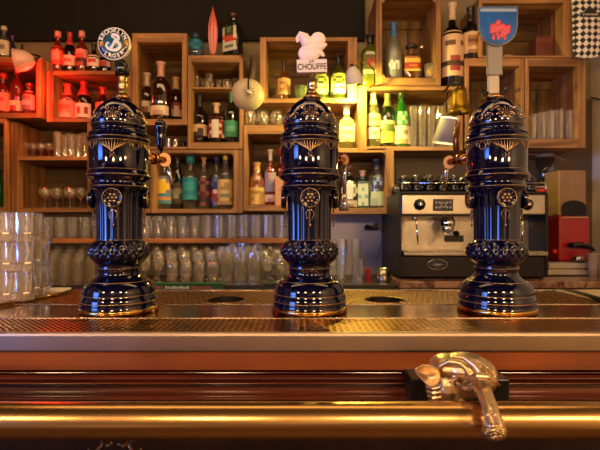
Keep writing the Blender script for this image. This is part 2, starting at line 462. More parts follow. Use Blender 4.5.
def bottle(label, px, ytop, z0, Yb, wpx, style='wine', mat=None, lab=None, cap=None, neck=None, sy=1, rot=0, group=None, name='bottle', ball=None, liquid=None):
    """lab: (ytop_px, ybottom_px, grid, palette) measured at Yb; cap: (hex, fraction of height, widen)"""
    zt = Z(ytop, Yb); h = zt - z0; r = W(wpx, Yb) / 2
    th = thing(name, label, 'bottle', (X(px, Yb), Yb, z0 + .0004), group=group)
    pr = prof_bottle(style, h, r)
    b = BM(); lathe(b, pr, 28 if style not in ('square', 'decanter') else 40, sy=sy)
    o = obj('glass_body', b, mat, th); o.rotation_euler[2] = rot
    if liquid:
        b = BM(); hf = liquid[1] * h
        lp = [(0, .004)] + [(max(.0, p[0] - .0025),) + (max(.004, p[1]),) + tuple(p[2:]) for p in pr[1:] if p[1] < hf]
        rr, nn = r_at(pr, hf); lp += [(rr - .0025, hf, nn), (0, hf)]
        lathe(b, lp, 24, sy=sy); o = obj('liquid', b, liquid[0], th); o.rotation_euler[2] = rot
    if lab:
        for q in (lab if isinstance(lab, list) else [lab]):
            zz1 = min(Z(q[0], Yb) - z0, h * .93); zz0 = max(.006, Z(q[1], Yb) - z0)
            o = label_part(th, pr, zz0, zz1, q[2], q[3], sy=sy, span=q[4] if len(q) > 4 else 75); o.rotation_euler[2] = rot
    if cap:
        hexc, fr, wd = cap
        b = BM()
        rr = [(r_at(pr, h * (1 - fr))[0] * 1.03 + .0006)]
        topr = r_at(pr, .97 * h)[0] * wd + .0008
        z1 = h * (1 - fr)
        steps = [(r_at(pr, z1 + (h * .97 - z1) * k / 4)[0] * (1.0 if fr > .12 else wd) + .0008, z1 + (h * .97 - z1) * k / 4) for k in range(5)] if fr > .12 else [(topr, z1)]
        lathe(b, [(0, z1 + .001 if fr <= .12 else z1 + .0005)] + steps + [(topr, h * .985), (topr * .95, h + .0015), (0, h + .002)], 20)
        obj('cap', b, pm('cap ' + hexc, hexc, .4, coat=.3), th)
    if ball:
        b = BM(); ellipsoid(b, (0, 0, h * .92), r * ball[1], r * ball[1], h * .075, 18); tube(b, [(0, 0, h * .84), (0, 0, h * .9)], r * .3)
        obj('stopper', b, pm('cap ' + ball[0], ball[0], .3, coat=.5), th)
    return th

# bottle glass kinds
gDark = pm('dark wine glass', '#150a08', .08, coat=.6, spec=.6)
gDarkRed = glass('dark red bottle', '#4a0f10', .5)
gRed = glass('red spirit bottle', '#b02414', .5)
gOrange = glass('orange red bottle', '#c8451f', .42)
gRose = glass('rose bottle', '#f09a6e', .35)
gBlue = glass('turquoise blue bottle', '#1c6f96', .55)
gGreenD = glass('dark green bottle', '#20300f', .6)
gGreen = glass('bright green bottle', '#2e9a2c', .5)
gOlive = glass('olive bottle', '#7f8f2e', .45)
gLime = glass('lime bottle', '#a9b43c', .35)
gPaleY = glass('pale yellow bottle', '#dcd98a', .25)
gAmber = glass('amber bottle', '#a8641e', .45)
gClear = glass('clear bottle', '#e4e6dc', .12)
gFrost = glass('frosted bottle', '#b9bfae', .5, rough=.3)
gAqua = glass('aqua bottle', '#4fa58c', .45)
gNavy = glass('navy bottle', '#0c1430', .7)
gPurple = glass('violet bottle', '#5a2a8a', .5)

g1 = 'bottles in the far left crate'
zA, zAt = A['floor'], A['top']
bottle('tall clear bottle with pale label on top of the far left crate', 4, 27, zAt, 2.56, 12, 'spirit', gClear, (42, 56, ['aaaa', 'abba', 'aaaa'], {'a': '#c7c2a8', 'b': '#7a7468'}), ('#b8b8b0', .1, 1.1), group='bottles on top of the red lit crates')
bottle('violet bottle at the right of the clear one on the far left crate', 12.5, 36, zAt, 2.60, 7, 'wine', gPurple, None, ('#5a2a8a', .1, 1.05), group='bottles on top of the red lit crates')
bottle('red bottle with orange label cut by the left picture edge', 3, 74, zA, 2.56, 14, 'spirit', gRed, (94, 112, ['aaaa', 'abba', 'aaaa', 'aaaa'], {'a': '#e2876a', 'b': '#b84a34'}), ('#b02818', .1, 1.2), group=g1)
bottle('tall red bottle with small cream label inside the far left crate', 17, 66, zA, 2.58, 14, 'wine', gRed, (102, 112, ['aaa', 'aba'], {'a': '#e8c8a4', 'b': '#b23c2a'}), ('#d84c38', .15, 1.1), group=g1)
bottle('short bottle with pinkish grey label, rightmost in the far left crate', 29.5, 84, zA, 2.56, 13, 'squat', gOrange, (92, 111, ['aaaa', 'abca', 'aaaa', 'abba'], {'a': '#d9b0a6', 'b': '#8f6470', 'c': '#c96a56'}), ('#8e2418', .1, 1.1), group=g1)

zB, zBt = B['floor'], B['top']; g2 = 'bottles on top of the red lit crates'
bottle('bottle of red orange liquid with oval red label, leftmost on the second crate', 58, 32, zBt, 2.60, 12, 'spirit', gOrange, (48, 66, ['eaae', 'abba', 'abba', 'eaae'], {'a': '#e0503e', 'b': '#f0907c', 'e': '#c43a26'}), ('#d88c80', .12, 1.2), group=g2)
bottle('dark bottle with wide cream pink label, second on the red lit crate', 70, 33, zBt, 2.60, 12, 'slope', gDark, (57, 67, ['aaaa', 'abba', 'aaaa'], {'a': '#e6b8a0', 'b': '#a86a58'}), ('#a02c28', .3, 1.1), group=g2)
bottle('amber bottle with pink and black label, third on the red lit crate', 82, 32, zBt, 2.60, 12, 'spirit', gOrange, (51, 68, ['aaaa', 'abba', 'cccc', 'cddc'], {'a': '#e08a7c', 'b': '#c2503c', 'c': '#4a1c20', 'd': '#a04a48'}), ('#d8a088', .12, 1.2), group=g2)
bottle('short black bottle with white and red label beside the round badge', 94, 45, zBt, 2.60, 12.5, 'wine', gDark, (57, 68, ['aaaa', 'abba', 'aaaa'], {'a': '#e8d8c8', 'b': '#b84a40'}), ('#1a0c0c', .2, 1.1), group=g2)
bottle('squat dark bottle half hidden behind the round badge', 105, 52, zBt, 2.60, 12, 'squat', gDark, (58, 68, ['aaaa', 'abba'], {'a': '#d8a898', 'b': '#a03c34'}), ('#5a1c1c', .12, 1.1), group=g2)
g3 = 'bottles inside the second red lit crate'
bottle('stout bottle with large salmon label and red cap in the second crate', 68, 85, zB, 2.60, 17, 'waist', gRed, (102, 119, ['aaaa', 'abba', 'aaaa', 'acca'], {'a': '#e2806c', 'b': '#c85444', 'c': '#f0a890'}), ('#c8483c', .3, 1.2), group=g3)
bottle('dark bottle with thin red neck and ivory striped label in the second crate', 84, 82, zB, 2.60, 16, 'slope', gDark, (105, 119, ['aaaaaa', 'acbcba', 'acbcba', 'aaaaaa'], {'a': '#e8d4c0', 'b': '#8a3a34', 'c': '#e0c0ac'}), ('#b02828', .36, 1.0), group=g3)
bottle('red capped bottle beside the left tower dome', 103, 88, zB, 2.62, 14, 'wine', gDarkRed, (104, 119, ['aaa', 'aba'], {'a': '#c86a58', 'b': '#7a2a24'}), ('#e0402c', .2, 1.2), group=g3)

zC = C['floor']; g4 = 'bottles in the dark wine crate'
bottle('dark bottle with pale cork half hidden by the left tower', 147, 74, zC, 2.62, 17, 'wine', gDarkRed, (103, 114, ['aaa', 'aba'], {'a': '#c8b49a', 'b': '#7a4438'}), ('#c9b094', .26, 1.2), group=g4)
bottle('largest dark round bottle with pink stopper and cream label', 161, 63, zC, 2.565, 21, 'spirit', gDarkRed, (108, 117, ['aaaa', 'abba'], {'a': '#e4cdb4', 'b': '#c09c84'}, 60), ('#d8a08c', .25, 1.2), group=g4)
bottle('dark bottle with tan cork and red cream label, right in the wine crate', 176, 78, zC, 2.66, 14.5, 'slope', gDarkRed, (104, 118, ['bbbb', 'abab', 'aaaa', 'aaaa'], {'a': '#d8b49c', 'b': '#8a2c24'}), ('#d0a070', .26, 1.2), group=g4)

zD = D['floor']; g5 = 'bottles in the crate under the surfboard handle'
bottle('dark bottle with beige label, left on the lower level under the surfboard', 199.5, 96, zD, 2.60, 17, 'wine', gDark, (126, 137, ['aaaa', 'aaba', 'abba'], {'a': '#c8a88c', 'b': '#3a2418'}), ('#2c1c18', .25, 1.1), group=g5)
bottle('bottle with corked neck and arched red and white label', 216.5, 104, zD, 2.58, 16, 'spirit', gDark, (118, 139, ['abbbba', 'bbccbb', 'baccab', 'bbccbb', 'baccab', 'abccba'], {'a': '#d8c4b0', 'b': '#8c2018', 'c': '#e8dcc8'}), ('#e0bc94', .24, 1.3), group=g5)
bottle('dark bottle with green cap and mint green label', 231.5, 91, zD, 2.58, 14.5, 'wine', gGreenD, (122, 138, ['aaaa', 'abba', 'aaca'], {'a': '#3f9a68', 'b': '#69b98a', 'c': '#2f7a50'}), ('#3fa070', .2, 1.15), group=g5)

zDt = D['top']
bottle('squat turquoise blue bottle with clear stopper on the crate', 195.5, 33, zDt, 2.58, 17, 'squat', gBlue, (42, 52, ['abab', 'baba', 'abab'], {'a': '#1b7a94', 'b': '#13566e'}), None, group='objects on the crate under the black board', ball=('#9ab0a8', .35))
bottle('dark green square bottle with white label and orange red band', 233, 14, zDt, 2.58, 18.5, 'square', gGreenD,
       (26, 53, ['aeeeea', 'aebbea', 'aebbea', 'aeeeea', 'dddddc', 'cddddd', 'aaaaaa', 'abbbba', 'aaaaaa'], {'a': '#d8d4c6', 'b': '#77805a', 'c': '#e8e0d0', 'd': '#d04a2c', 'e': '#3d4a2c'}, 44), ('#3b2416', .1, 1.2), sy=.7, rot=-.5, group='objects on the crate under the black board')
# surfboard tap handle standing on the crate
th = thing('surfboard_handle', 'red and white striped surfboard shaped tap handle on the crate', 'tap handle', (X(213, 2.58), 2.58, zDt + .0004))
b = BM(); H0, H1 = W(8, 2.58), W(56, 2.58)
pts = []
nn = 18
for i in range(nn + 1):
    t = i / nn; hw = W(4.6, 2.58) * (math.sin(PI * min(1, t * .88 + .10)) ** .6) * (1 if t < .5 else (1 - ((t - .5) / .5) ** 2.4) ** .9 if t < 1 else 0)
    pts.append((max(.0006, hw), H0 + (H1 - H0) * t - W(2, 2.58)))
cols3 = [(-1, -.80, 0), (-.80, -.30, 1), (-.30, -.16, 0), (-.16, .5, 1), (.5, .62, 0), (.62, 1, 1)]
for (s0, s1, mi) in cols3:
    for (h0, za), (h1, zb_) in zip(pts, pts[1:]):
        for yy, fl in ((-.006, 1), (.006, -1)):
            q = [b.verts.new((s0 * h0, yy * (1 - .5 * s0 * s0), za)), b.verts.new((s1 * h0, yy * (1 - .5 * s1 * s1), za)), b.verts.new((s1 * h1, yy * (1 - .5 * s1 * s1), zb_)), b.verts.new((s0 * h1, yy * (1 - .5 * s0 * s0), zb_))]
            f = b.faces.new(q); f.material_index = mi
for sx in (-1, 1):
    for (h0, za), (h1, zb_) in zip(pts, pts[1:]):
        b.faces.new([b.verts.new((sx * h0, -.003, za)), b.verts.new((sx * h0, .003, za)), b.verts.new((sx * h1, .003, zb_)), b.verts.new((sx * h1, -.003, zb_))]).material_index = 1
obj('board', b, [pm('surf white', '#e6a090', .3, coat=.5), pm('surf red', '#cf2a26', .3, coat=.5)], th)
b = BM(); lathe(b, [(0, 0), (.014, 0), (.014, .006), (.008, .012), (.006, .03), (.008, .036), (.005, .04), (0, .041)], 20); obj('foot', b, pm('surf base', '#c8504a', .35), th)

zF = Fc['floor']; g6 = 'bottles in the crate of colourful labels'
bottle('bottle with yellow sun disc on a patterned blue label, leftmost of its crate', 164.5, 160, zF, 2.60, 17, 'spirit', gClear,
       (177, 204, ['pcpgpc', 'cpyypg', 'pyyyyp', 'pyyyyp', 'cpyypc', 'cccccc', 'oooooo', 'cccccc'], {'p': '#8c6aa8', 'c': '#4c8ca8', 'g': '#88b0a0', 'y': '#eec62c', 'o': '#d09060'}), ('#4a3a34', .1, 1.1), group=g6)
bottle('dark olive bottle with faint label between the sun label and the teal label', 177.5, 158, zF, 2.61, 13, 'slope', gGreenD, (184, 204, ['aaa', 'bbb', 'aca', 'aaa'], {'a': '#41402c', 'b': '#8a8260', 'c': '#9c9470'}), ('#2c2c22', .2, 1.1), group=g6)
bottle('clear bottle with teal cap and wide teal label', 190.5, 157, zF, 2.60, 15.5, 'spirit', gClear, (178, 200, ['aaaa', 'abba', 'abba', 'aaaa', 'bbbb'], {'a': '#1c8a9c', 'b': '#35a4b0'}, 85), ('#2a9aa4', .12, 1.3), group=g6)
bottle('clear bottle with cork stopper and brown red ornate label', 204, 158, zF, 2.60, 12, 'spirit', gClear, (178, 206, ['aba', 'bab', 'cbc', 'aba', 'bab', 'aaa', 'ccc', 'aba'], {'a': '#5a1e24', 'b': '#86584a', 'c': '#2e2430'}), ('#c89c68', .14, 1.3), group=g6)
bottle('slim bottle with navy cap and blue red label', 216.5, 157, zF, 2.61, 11, 'spirit', gClear, (178, 206, ['aba', 'bab', 'aaa', 'cdc', 'ccc', 'bcb', 'aba'], {'a': '#2c3a84', 'b': '#6a74a4', 'c': '#a03040', 'd': '#e0d0cc'}), ('#22286a', .12, 1.3), group=g6)
bottle('bottle with bright yellow cap and pale yellow label, right in its crate', 225.5, 153, zF, 2.59, 15.5, 'spirit', gClear, (180, 205, ['aaaa', 'aaba', 'abba', 'aaaa', 'acca', 'baab', 'abba'], {'a': '#e4c888', 'b': '#b89c68', 'c': '#8a9a6a'}), ('#ecc834', .13, 1.35), group=g6)

zG = G['floor']; g7 = 'rose bottles left of the middle beer tower'
bottle('rose wine bottle with gold label and bulbous gold cork', 257, 163, zG, 2.60, 16, 'slope', gRose, (188, 205, ['aaaaa', 'abbba', 'aaaaa', 'abaaa', 'aaaaa'], {'a': '#dcb878', 'b': '#a88450'}), ('#c8986c', .2, 1.1), group=g7, ball=None)
bottle('slim orange bottle with white cap and blue pink label', 270.5, 150, zG, 2.60, 11.5, 'spirit', gOrange, [(173, 192, ['aba', 'bab', 'aab'], {'a': '#8a90b4', 'b': '#c08a94'}), (195, 202, ['aaa', 'aba'], {'a': '#e4cdb8', 'b': '#a88'.replace('#a88', '#aa8888')})], ('#eadcc8', .2, 1.3), group=g7)
bottle('deep orange red bottle beside the middle tower, behind the cardboard box', 281, 149, zG, 2.66, 14, 'spirit', gRed, None, ('#c84020', .12, 1.2), group=g7)
th = thing('gift_box', 'pink beige cardboard bottle box left of the middle tower', 'box', (X(283, 2.56), 2.56, zG))
b = BM(); w2 = W(7.5, 2.56); hb = Z(178, 2.56) - zG; box(b, -w2, w2, -w2, w2, 0, hb, .001); obj('carton', b, lm('#cf9478'), th)
b = BM()
for vs in ([(-w2, -w2, hb), (w2, -w2, hb), (0, 0, hb + .022)], [(w2, -w2, hb), (w2, w2, hb), (0, 0, hb + .022)], [(w2, w2, hb), (-w2, w2, hb), (0, 0, hb + .022)], [(-w2, w2, hb), (-w2, -w2, hb), (0, 0, hb + .022)]):
    b.faces.new([b.verts.new(v) for v in vs])
obj('folded_top', b, lm('#b47a74'), th)
t = text_mesh('150', .026, lm('#8c3c2c'), th); t.location = (0, -w2 - .0002, hb * .55)

zH, zHt = H['floor'], H['top']; g8 = 'gin bottles right of the middle beer tower'
bottle('dark bottle with white diamond label right of the middle tower', 349, 166, zH, 2.60, 18, 'spirit', gNavy, [(182, 200, ['ddaadd', 'daaaad', 'abaaba', 'abaaba', 'daaaad', 'ddaadd'], {'a': '#d8d2cc', 'b': '#8c8c94', 'd': '#10162e'}, 60), (201, 207, ['aaaa', 'abba'], {'a': '#c8bcae', 'b': '#8a7a70'}, 50)], ('#6a4a34', .12, 1.2), group=g8)
bottle('flat aqua green bottle with pale label and cork, middle of the gins', 362.5, 171, zH, 2.60, 14, 'square', gAqua, (184, 206, ['aaa', 'aba', 'aaa', 'bab', 'aaa', 'aba'], {'a': '#c4cec0', 'b': '#86a098'}, 36), ('#d8b49c', .14, 1.2), sy=.6, group=g8)
bottle('clear ribbed bottle with blue emblem and black top, right of the gins', 376.5, 159, zH, 2.60, 18, 'waist', gClear, [(178, 186, ['aba', 'bab'], {'a': '#3048a0', 'b': '#a8b4cc'}, 30), (192, 206, ['aa', 'ba'], {'a': '#b4bca8', 'b': '#98a494'}, 50)], ('#23262c', .12, 1.3), group=g8)
bottle('pale yellow bottle with white cap and oval label on the gin crate', 346.5, 106, zHt, 2.58, 18.5, 'spirit', gPaleY, (118, 143, ['daaaad', 'aaccaa', 'acbbca', 'aaaaaa', 'accbca', 'aaaaaa', 'daccad'], {'a': '#e0dcb8', 'b': '#5a7a30', 'c': '#a8b070', 'd': '#c0bc6a'}, 55), ('#f0e4cc', .22, 1.3))

zI = I['floor']; g9 = 'bottles in the dark crate behind the white sign'
bottle('amber bottle with gold cream label, left in the dark crate', 284, 62, zI, 2.62, 13, 'spirit', gAmber, (80, 96, ['aaaa', 'abba', 'aaba', 'abba', 'aaaa'], {'a': '#d0a468', 'b': '#a07438'}), ('#2c1a10', .2, 1.2), group=g9)
GH = ['dyyyyd', 'yaggay', 'ygyygy', 'yaggay', 'wwwwww', 'wbwbbw', 'wwwwww', 'dwwwwd']
bottle('olive herb liqueur bottle half hidden behind the white sign stem', 321, 60, zI, 2.62, 16, 'spirit', gOlive, (76, 96, GH, {'d': '#4a561c', 'y': '#c2c44a', 'g': '#44501e', 'a': '#98a040', 'w': '#d4d69c', 'b': '#5c6c30'}, 60), ('#181414', .18, 1.3), group=g9)
bottle('olive herb liqueur bottle with black cap, right in the dark crate', 338.5, 56, zI, 2.60, 17, 'spirit', gOlive, (76, 96, GH, {'d': '#4a561c', 'y': '#c2c44a', 'g': '#44501e', 'a': '#98a040', 'w': '#dcdcc4', 'b': '#5c6c30'}, 60), ('#181414', .2, 1.3), group=g9)

zJ, zJt = J['floor'], J['top']; g10 = 'wine bottles in the yellow lit crate'
bottle('lime green square shouldered bottle with black cap above the bright lamp', 370, 36, zJt, 2.56, 18, 'square', gLime, (57, 76, ['aaaa', 'abba', 'abca', 'aaaa', 'dddd'], {'a': '#6c6a30', 'b': '#b0483a', 'c': '#c86a50', 'd': '#cdd48a'}, 40), ('#141414', .16, 1.3), sy=.8)
bottle('pale gold bottle with white oval label, leftmost of the yellow lit bottles', 373, 90, zJ, 2.58, 16, 'slope', gPaleY, [(115, 127, ['aaaa', 'abba', 'aaaa'], {'a': '#dccf98', 'b': '#a89a58'}), (129, 140, ['aaa', 'aba', 'aaa'], {'a': '#e8d8b8', 'b': '#c07858'}, 50)], ('#e8dcb0', .26, 1.1), group=g10)
bottle('dark olive wine bottle with yellow green banded label', 387.5, 93, zJ, 2.58, 16, 'slope', gGreenD, (122, 144, ['aaaa', 'abba', 'bbbb', 'cccc', 'acca', 'cccc'], {'a': '#e0dc8c', 'b': '#5c6a28', 'c': '#b8c040'}), ('#6c6c38', .26, 1.0), group=g10)
bottle('bright green wine bottle with tall white label', 401.5, 92, zJ, 2.58, 16, 'slope', gGreen, [(113, 126, ['ada', 'dad', 'ada'], {'a': '#b8cf98', 'd': '#3c9a38'}, 40), (127, 145, ['aaaa', 'aaba', 'aaaa', 'abba'], {'a': '#ece2b4', 'b': '#a8a060'})], ('#2c3a1c', .12, 1.1), group=g10)

zK = K['floor']; g11 = 'bottles in the upright slatted crate'
bottle('frosted vodka bottle with blue cap and white brush mark', 393.5, 24, zK, 2.58, 17, 'slope', gFrost, (63, 72, ['dwdwwd', 'wdwdwd', 'dwwdwd'], {'d': '#8f9580', 'w': '#f0eee0'}, 45), ('#3a6aa0', .24, 1.2), group=g11)
bottle('amber decanter with big round dark stopper and yellow red label', 411.5, 44, zK, 2.58, 17, 'decanter', gAmber, (58, 73, ['aaaa', 'yyyy', 'yyyy', 'rrrr', 'rddr', 'rrrr', 'yyyy'], {'a': '#b06a30', 'y': '#ecc050', 'r': '#b03c20', 'd': '#d88048'}, 48), None, group=g11, ball=('#1c1a16', .75), sy=.7)
bottle('magnum bottle with large cream label and pale capsule beside slatted crate', 452, 4, zJt, 2.56, 22, 'spirit', gDark, [(34, 79, ['aaaaaa', 'aaaaaa', 'abbaba', 'aaaaaa', 'aaaaaa', 'aaccaa', 'dddddd', 'aaccaa', 'aaaaaa'], {'a': '#dcb68a', 'b': '#6c4428', 'c': '#a04038', 'd': '#4a3024'}, 80)], ('#d8bc94', .2, 1.15))
bottle('dark bottle with cream label left of the blue badge', 470.5, 8, Nc['top'], 2.57, 18, 'spirit', gDark, (35, 56, ['aaaa', 'abba', 'acca', 'abba', 'aaaa', 'abba'], {'a': '#e0bc8c', 'b': '#b07c40', 'c': '#7a4a28'}, 70), ('#221a14', .28, 1.1))
bottle('small green bottle in the narrow crate at the left edge', -1, 170, Pc['floor'], 2.56, 14, 'wine', gGreen, None, ('#22401c', .2, 1.1))

# slim dark sticks with pale bead ends in the slatted crate
th = thing('bar_spoon', 'slim dark stick with pale bead leaning in the slatted crate corner', 'spoon', (X(434, 2.56), 2.56, zK))
b = BM(); tube(b, [(-.012, 0, .001), (.004, .0, .18), (.012, 0, Z(13, 2.56) - zK)], .0055); obj('shaft', b, gDark, th)
b = BM(); ellipsoid(b, (.012, -.002, Z(12, 2.56) - zK), .008, .008, .008, 12); obj('bead', b, WHITEP, th)
th = thing('bar_spoon', 'short dark stick with pale bead standing beside the lemon glass', 'spoon', (X(421.5, 2.53), 2.53, zK))
b = BM(); tube(b, [(0, 0, .001), (.001, 0, Z(48, 2.53) - zK)], .003); obj('shaft', b, BLACKP, th)
b = BM(); ellipsoid(b, (.001, 0, Z(47, 2.53) - zK), .0075, .0075, .0075, 12); obj('bead', b, WHITEP, th)

# ------------------------------------------------------------------ glasses
def gl_mesh(kind, h, r):
    b = BM(); t = .0016
    if kind == 'tumbler':
        p = [(0, 0), (.8 * r, 0), (.84 * r, .02 * h), (r, h), (r - t, h), (.82 * r - t, .12 * h), (0, .1 * h)]
    elif kind == 'highball':
        p = [(0, 0), (.86 * r, 0), (.9 * r, .02 * h), (r, h), (r - t, h), (.88 * r - t, .08 * h), (0, .07 * h)]
    elif kind == 'beer':
        p = [(0, 0), (.72 * r, 0), (.7 * r, .06 * h), (.74 * r, .25 * h), (.9 * r, .6 * h), (r, .82 * h), (.97 * r, h), (.97 * r - t, h), (r - t, .82 * h), (.9 * r - t, .6 * h), (.7 * r - t, .14 * h), (0, .12 * h)]
    elif kind == 'round':
        p = [(0, 0), (.6 * r, 0), (.86 * r, .12 * h), (r, .45 * h), (.96 * r, .8 * h), (.84 * r, h), (.84 * r - t, h), (.96 * r - t, .8 * h), (r - t, .45 * h), (.8 * r, .16 * h), (0, .12 * h)]
    elif kind == 'coupe':
        p = [(0, 0), (.72 * r, 0), (.7 * r, .02 * h), (.12 * r, .06 * h), (.07 * r, .2 * h), (.08 * r, .42 * h), (.5 * r, .5 * h), (.95 * r, .68 * h), (r, .84 * h), (.88 * r, h), (.88 * r - t, h), (r - t, .84 * h), (.93 * r, .7 * h), (.4 * r, .54 * h), (0, .5 * h)]
    elif kind == 'wine':
        p = [(0, 0), (.85 * r, 0), (.8 * r, .02 * h), (.12 * r, .05 * h), (.08 * r, .25 * h), (.1 * r, .4 * h), (.6 * r, .48 * h), (r, .64 * h), (.98 * r, .82 * h), (.8 * r, h), (.8 * r - t, h), (.96 * r, .82 * h), (r - t, .64 * h), (.5 * r, .52 * h), (0, .45 * h)]
    elif kind == 'ribbed':
        p = [(0, 0), (.78 * r, 0), (.82 * r, .03 * h), (.86 * r, .3 * h), (.94 * r, .7 * h), (1.04 * r, .74 * h), (r, .98 * h), (r - t, h), (.92 * r - t, .7 * h), (.8 * r - t, .14 * h), (0, .12 * h)]
    mod = (lambda a, z: 1 + .035 * (math.cos(a * 12) > 0)) if kind in ('ribbed',) else None
    lathe(b, p, 24 if mod else (15 if kind in ('tumbler', 'highball', 'beer') else 22), mod=mod)
    if kind in ('tumbler', 'highball', 'beer', 'ribbed'):
        for f in b.faces: f.smooth = False
    bmesh.ops.recalc_face_normals(b, faces=b.faces)
    me = bpy.data.meshes.new(kind + '_glass'); b.to_mesh(me); b.free()
    return me

GM = {}
def gl(kind, px, z0, Y, h, r, label, group, mat=GLASS, flip=False, name=None, tilt=0):
    key = (kind, round(h, 3), round(r, 4), mat.name)
    if key not in GM:
        me = gl_mesh(kind, h, r); me.materials.append(mat); GM[key] = me
    nm = name or {'tumbler': 'tumbler_glass', 'highball': 'highball_glass', 'beer': 'beer_glass', 'round': 'stemless_glass', 'coupe': 'coupe_glass', 'wine': 'wine_glass', 'ribbed': 'tumbler_glass'}[kind]
    o = bpy.data.objects.new(nm, GM[key]); COL.objects.link(o)
    o.location = (X(px, Y), Y, z0 + .0004 + (h if flip else 0)); o.rotation_euler = (PI if flip else 0, tilt, random.uniform(0, 6))
    if flip: o.rotation_euler = (PI, tilt, 0)
    return tag(o, label, 'glass', group)

# round glasses on the rose crate
for i, px in enumerate((250.5, 263, 276.5)):
    gl('round', px, G['top'], 2.57, W(17, 2.57), W(6.4, 2.57), ['leftmost round stemless glass on the rose bottle crate', 'middle round stemless glass on the rose bottle crate', 'round stemless glass on the rose crate nearest the middle tower'][i], 'round glasses on the rose bottle crate')
# middle shelf above dark bottles
for i, (px, h, r) in enumerate(((196, 15, 4.4), (203, 15.5, 4.2), (209.5, 18, 4.6), (219, 13, 5), (227, 12, 5), (236, 15, 4.6))):
    gl('tumbler' if i > 2 else 'highball', px, D['sh'][0], 2.60 + .04 * (i % 2), W(h, 2.6), W(r * .92, 2.6), 'clear glass on the shelf under the surfboard handle', 'glasses on the shelf under the surfboard handle')
# gap crate
for i, px in enumerate((169, 176)):
    gl('tumbler', px, E['floor'], 2.57, W(9, 2.57), W(3.2, 2.57), 'small clear glass in the gap under the wine crate', 'small glasses under the wine crate')
b = BM(); ellipsoid(b, (0, 0, W(3.6, 2.56)), W(3.5, 2.56), W(3.5, 2.56), W(3.5, 2.56), 16)
tag(obj('ball', b, BLACKP, None, (X(186, 2.45), 2.56, E['floor'])), 'small dark round object under the wine crate', 'ball').location.x = X(183, 2.56)
# left shelf unit
zq = Q['sh'][0]; n = 0
for px, h, r in ((58, 25, 5), (64.5, 22, 4.6), (71, 23, 5), (78, 22, 4.7), (85, 24, 5)):
    for row in range(2):
        gl('highball', px + row * 2.5, zq, 2.55 + row * .12, W(h, 2.55), W(r * .9, 2.55), 'tall clear glass above the coupe glasses on the left', 'tall glasses above the coupe glasses', GLASSW)
for px in (27, 33.5, 41, 49):
    gl('coupe', px, zq, 2.58, W(15, 2.6), W(4.3, 2.6), 'small stemmed glass above the coupe glasses at left', 'small stemmed glasses at left', GLASSW)
for px, row in ((45, 0), (57, 0), (70, 0), (81, 0), (50, 1), (63, 1), (74, 1)):
    gl('coupe', px, Q['floor'], 2.57 + row * .12, W(21, 2.57), W(6 if row == 0 else 5.3, 2.57), 'clear coupe glass in the lower left crate', 'coupe glasses in the lower left crate', GLASSW)
# tall beer glasses in the yellow crate
for px, row in ((413, 0), (422, 0), (431, 0), (440, 0), (449, 0), (417, 1), (426, 1), (435, 1), (444, 1)):
    gl('highball', px, zJ, 2.57 + row * .12, W(42 - row * 1.5, 2.57), W(4.2, 2.57), 'tall clear glass in the yellow lit crate', 'tall glasses in the yellow lit crate', GLASSW)
# glasses piled in the right crate
for i, (px, h) in enumerate(((532, 26), (541, 28), (550, 30), (559, 31), (569, 30))):
    for row in range(2):
        gl('highball', px, O['floor'], 2.56 + row * .12, W(h, 2.56), W(4.6, 2.56), 'clear glass in the crate right of the right tower', 'glasses in the right crate', GLASSW)
for i, px in enumerate((474, 484)):
    gl('highball', px, Nc['floor'], 2.58, W(30, 2.58), W(4.6, 2.58), 'clear glass in the crate behind the right tower', 'glasses behind the right tower', GLASSW)
# glass in the green crate, lemon glass
gl('tumbler', 301, zI, 2.58, W(15, 2.58), W(6.6, 2.58), 'short clear glass behind the white sign stem', None, glass('greenish glass', '#c8d89a', .2))
gl('tumbler', 430, zK, 2.56, W(16, 2.56), W(6, 2.56), 'short glass with a lemon wedge in the slatted crate', None, GLASSW)
b = BM(); ellipsoid(b, (0, 0, 0), W(4, 2.56), W(3.4, 2.56), W(4.6, 2.56), 16); o = obj('lemon', b, pm('lemon', '#c8a828', .5, noise=.2, nscale=80, bump=.3), None, (X(430, 2.56), 2.56, zK + W(7.2, 2.56)))
tag(o, 'yellow lemon inside the short glass in the slatted crate', 'lemon')

# plank shelf rows
k = 0
for row, Y in ((0, 2.56), (1, 2.68)):
    px = 24 + row * 5
    while px < 290:
        kind, h, r = [('tumbler', 21, 5.2), ('highball', 23, 5.0), ('beer', 22, 5.2)][(0 if px < 110 else (2 if px < 198 else 1))]
        if row == 0 or 60 < px:
            gl(kind, px, zS, Y, W(h, 2.56), W(r, 2.56), {'tumbler': 'clear tumbler on the plank shelf left of the left tower', 'beer': 'curved beer glass on the plank shelf between the towers', 'highball': 'straight tall glass on the plank shelf near the middle tower'}[kind], 'row of glasses on the plank shelf', GLASSB)
        px += 12.2
        k += 1

# ------------------------------------------------------------------ back counter
ZC = .985
b = BM(); box(b, -2.0, X(396, 2.15), 2.15, WY - .013, ZC - .05, ZC, .004)
CT = thing('back_counter', 'dark back counter running under the glass shelf', 'counter', (0, 0, 0))
obj('worktop', b, pm('dark worktop', '#3a332e', .3, noise=.2, nscale=8), CT)
b = BM(); box(b, -2.0, X(396, 2.15), 2.152, 2.245, ZC + .0002, ZC + .02, .003); obj('raised_ledge', b, MATS['dark worktop'], CT)
b = BM(); box(b, -2.0, X(396, 2.15), 2.2, WY - .013, 0, ZC - .0505); obj('base_cabinet', b, wood('cabinet wood', '#2a1a10', '#4c2f1b', 'z'), CT)
ZM = Z(281.5, 2.12)
CM = thing('machine_counter', 'marble topped counter under the espresso machine', 'counter', (0, 0, 0))
b = BM(); box(b, X(398.6, 2.12), 1.805, 2.12, WY - .013, ZM - .032, ZM, .004)
mm, N_, L_, b_ = new_mat('brown marble')
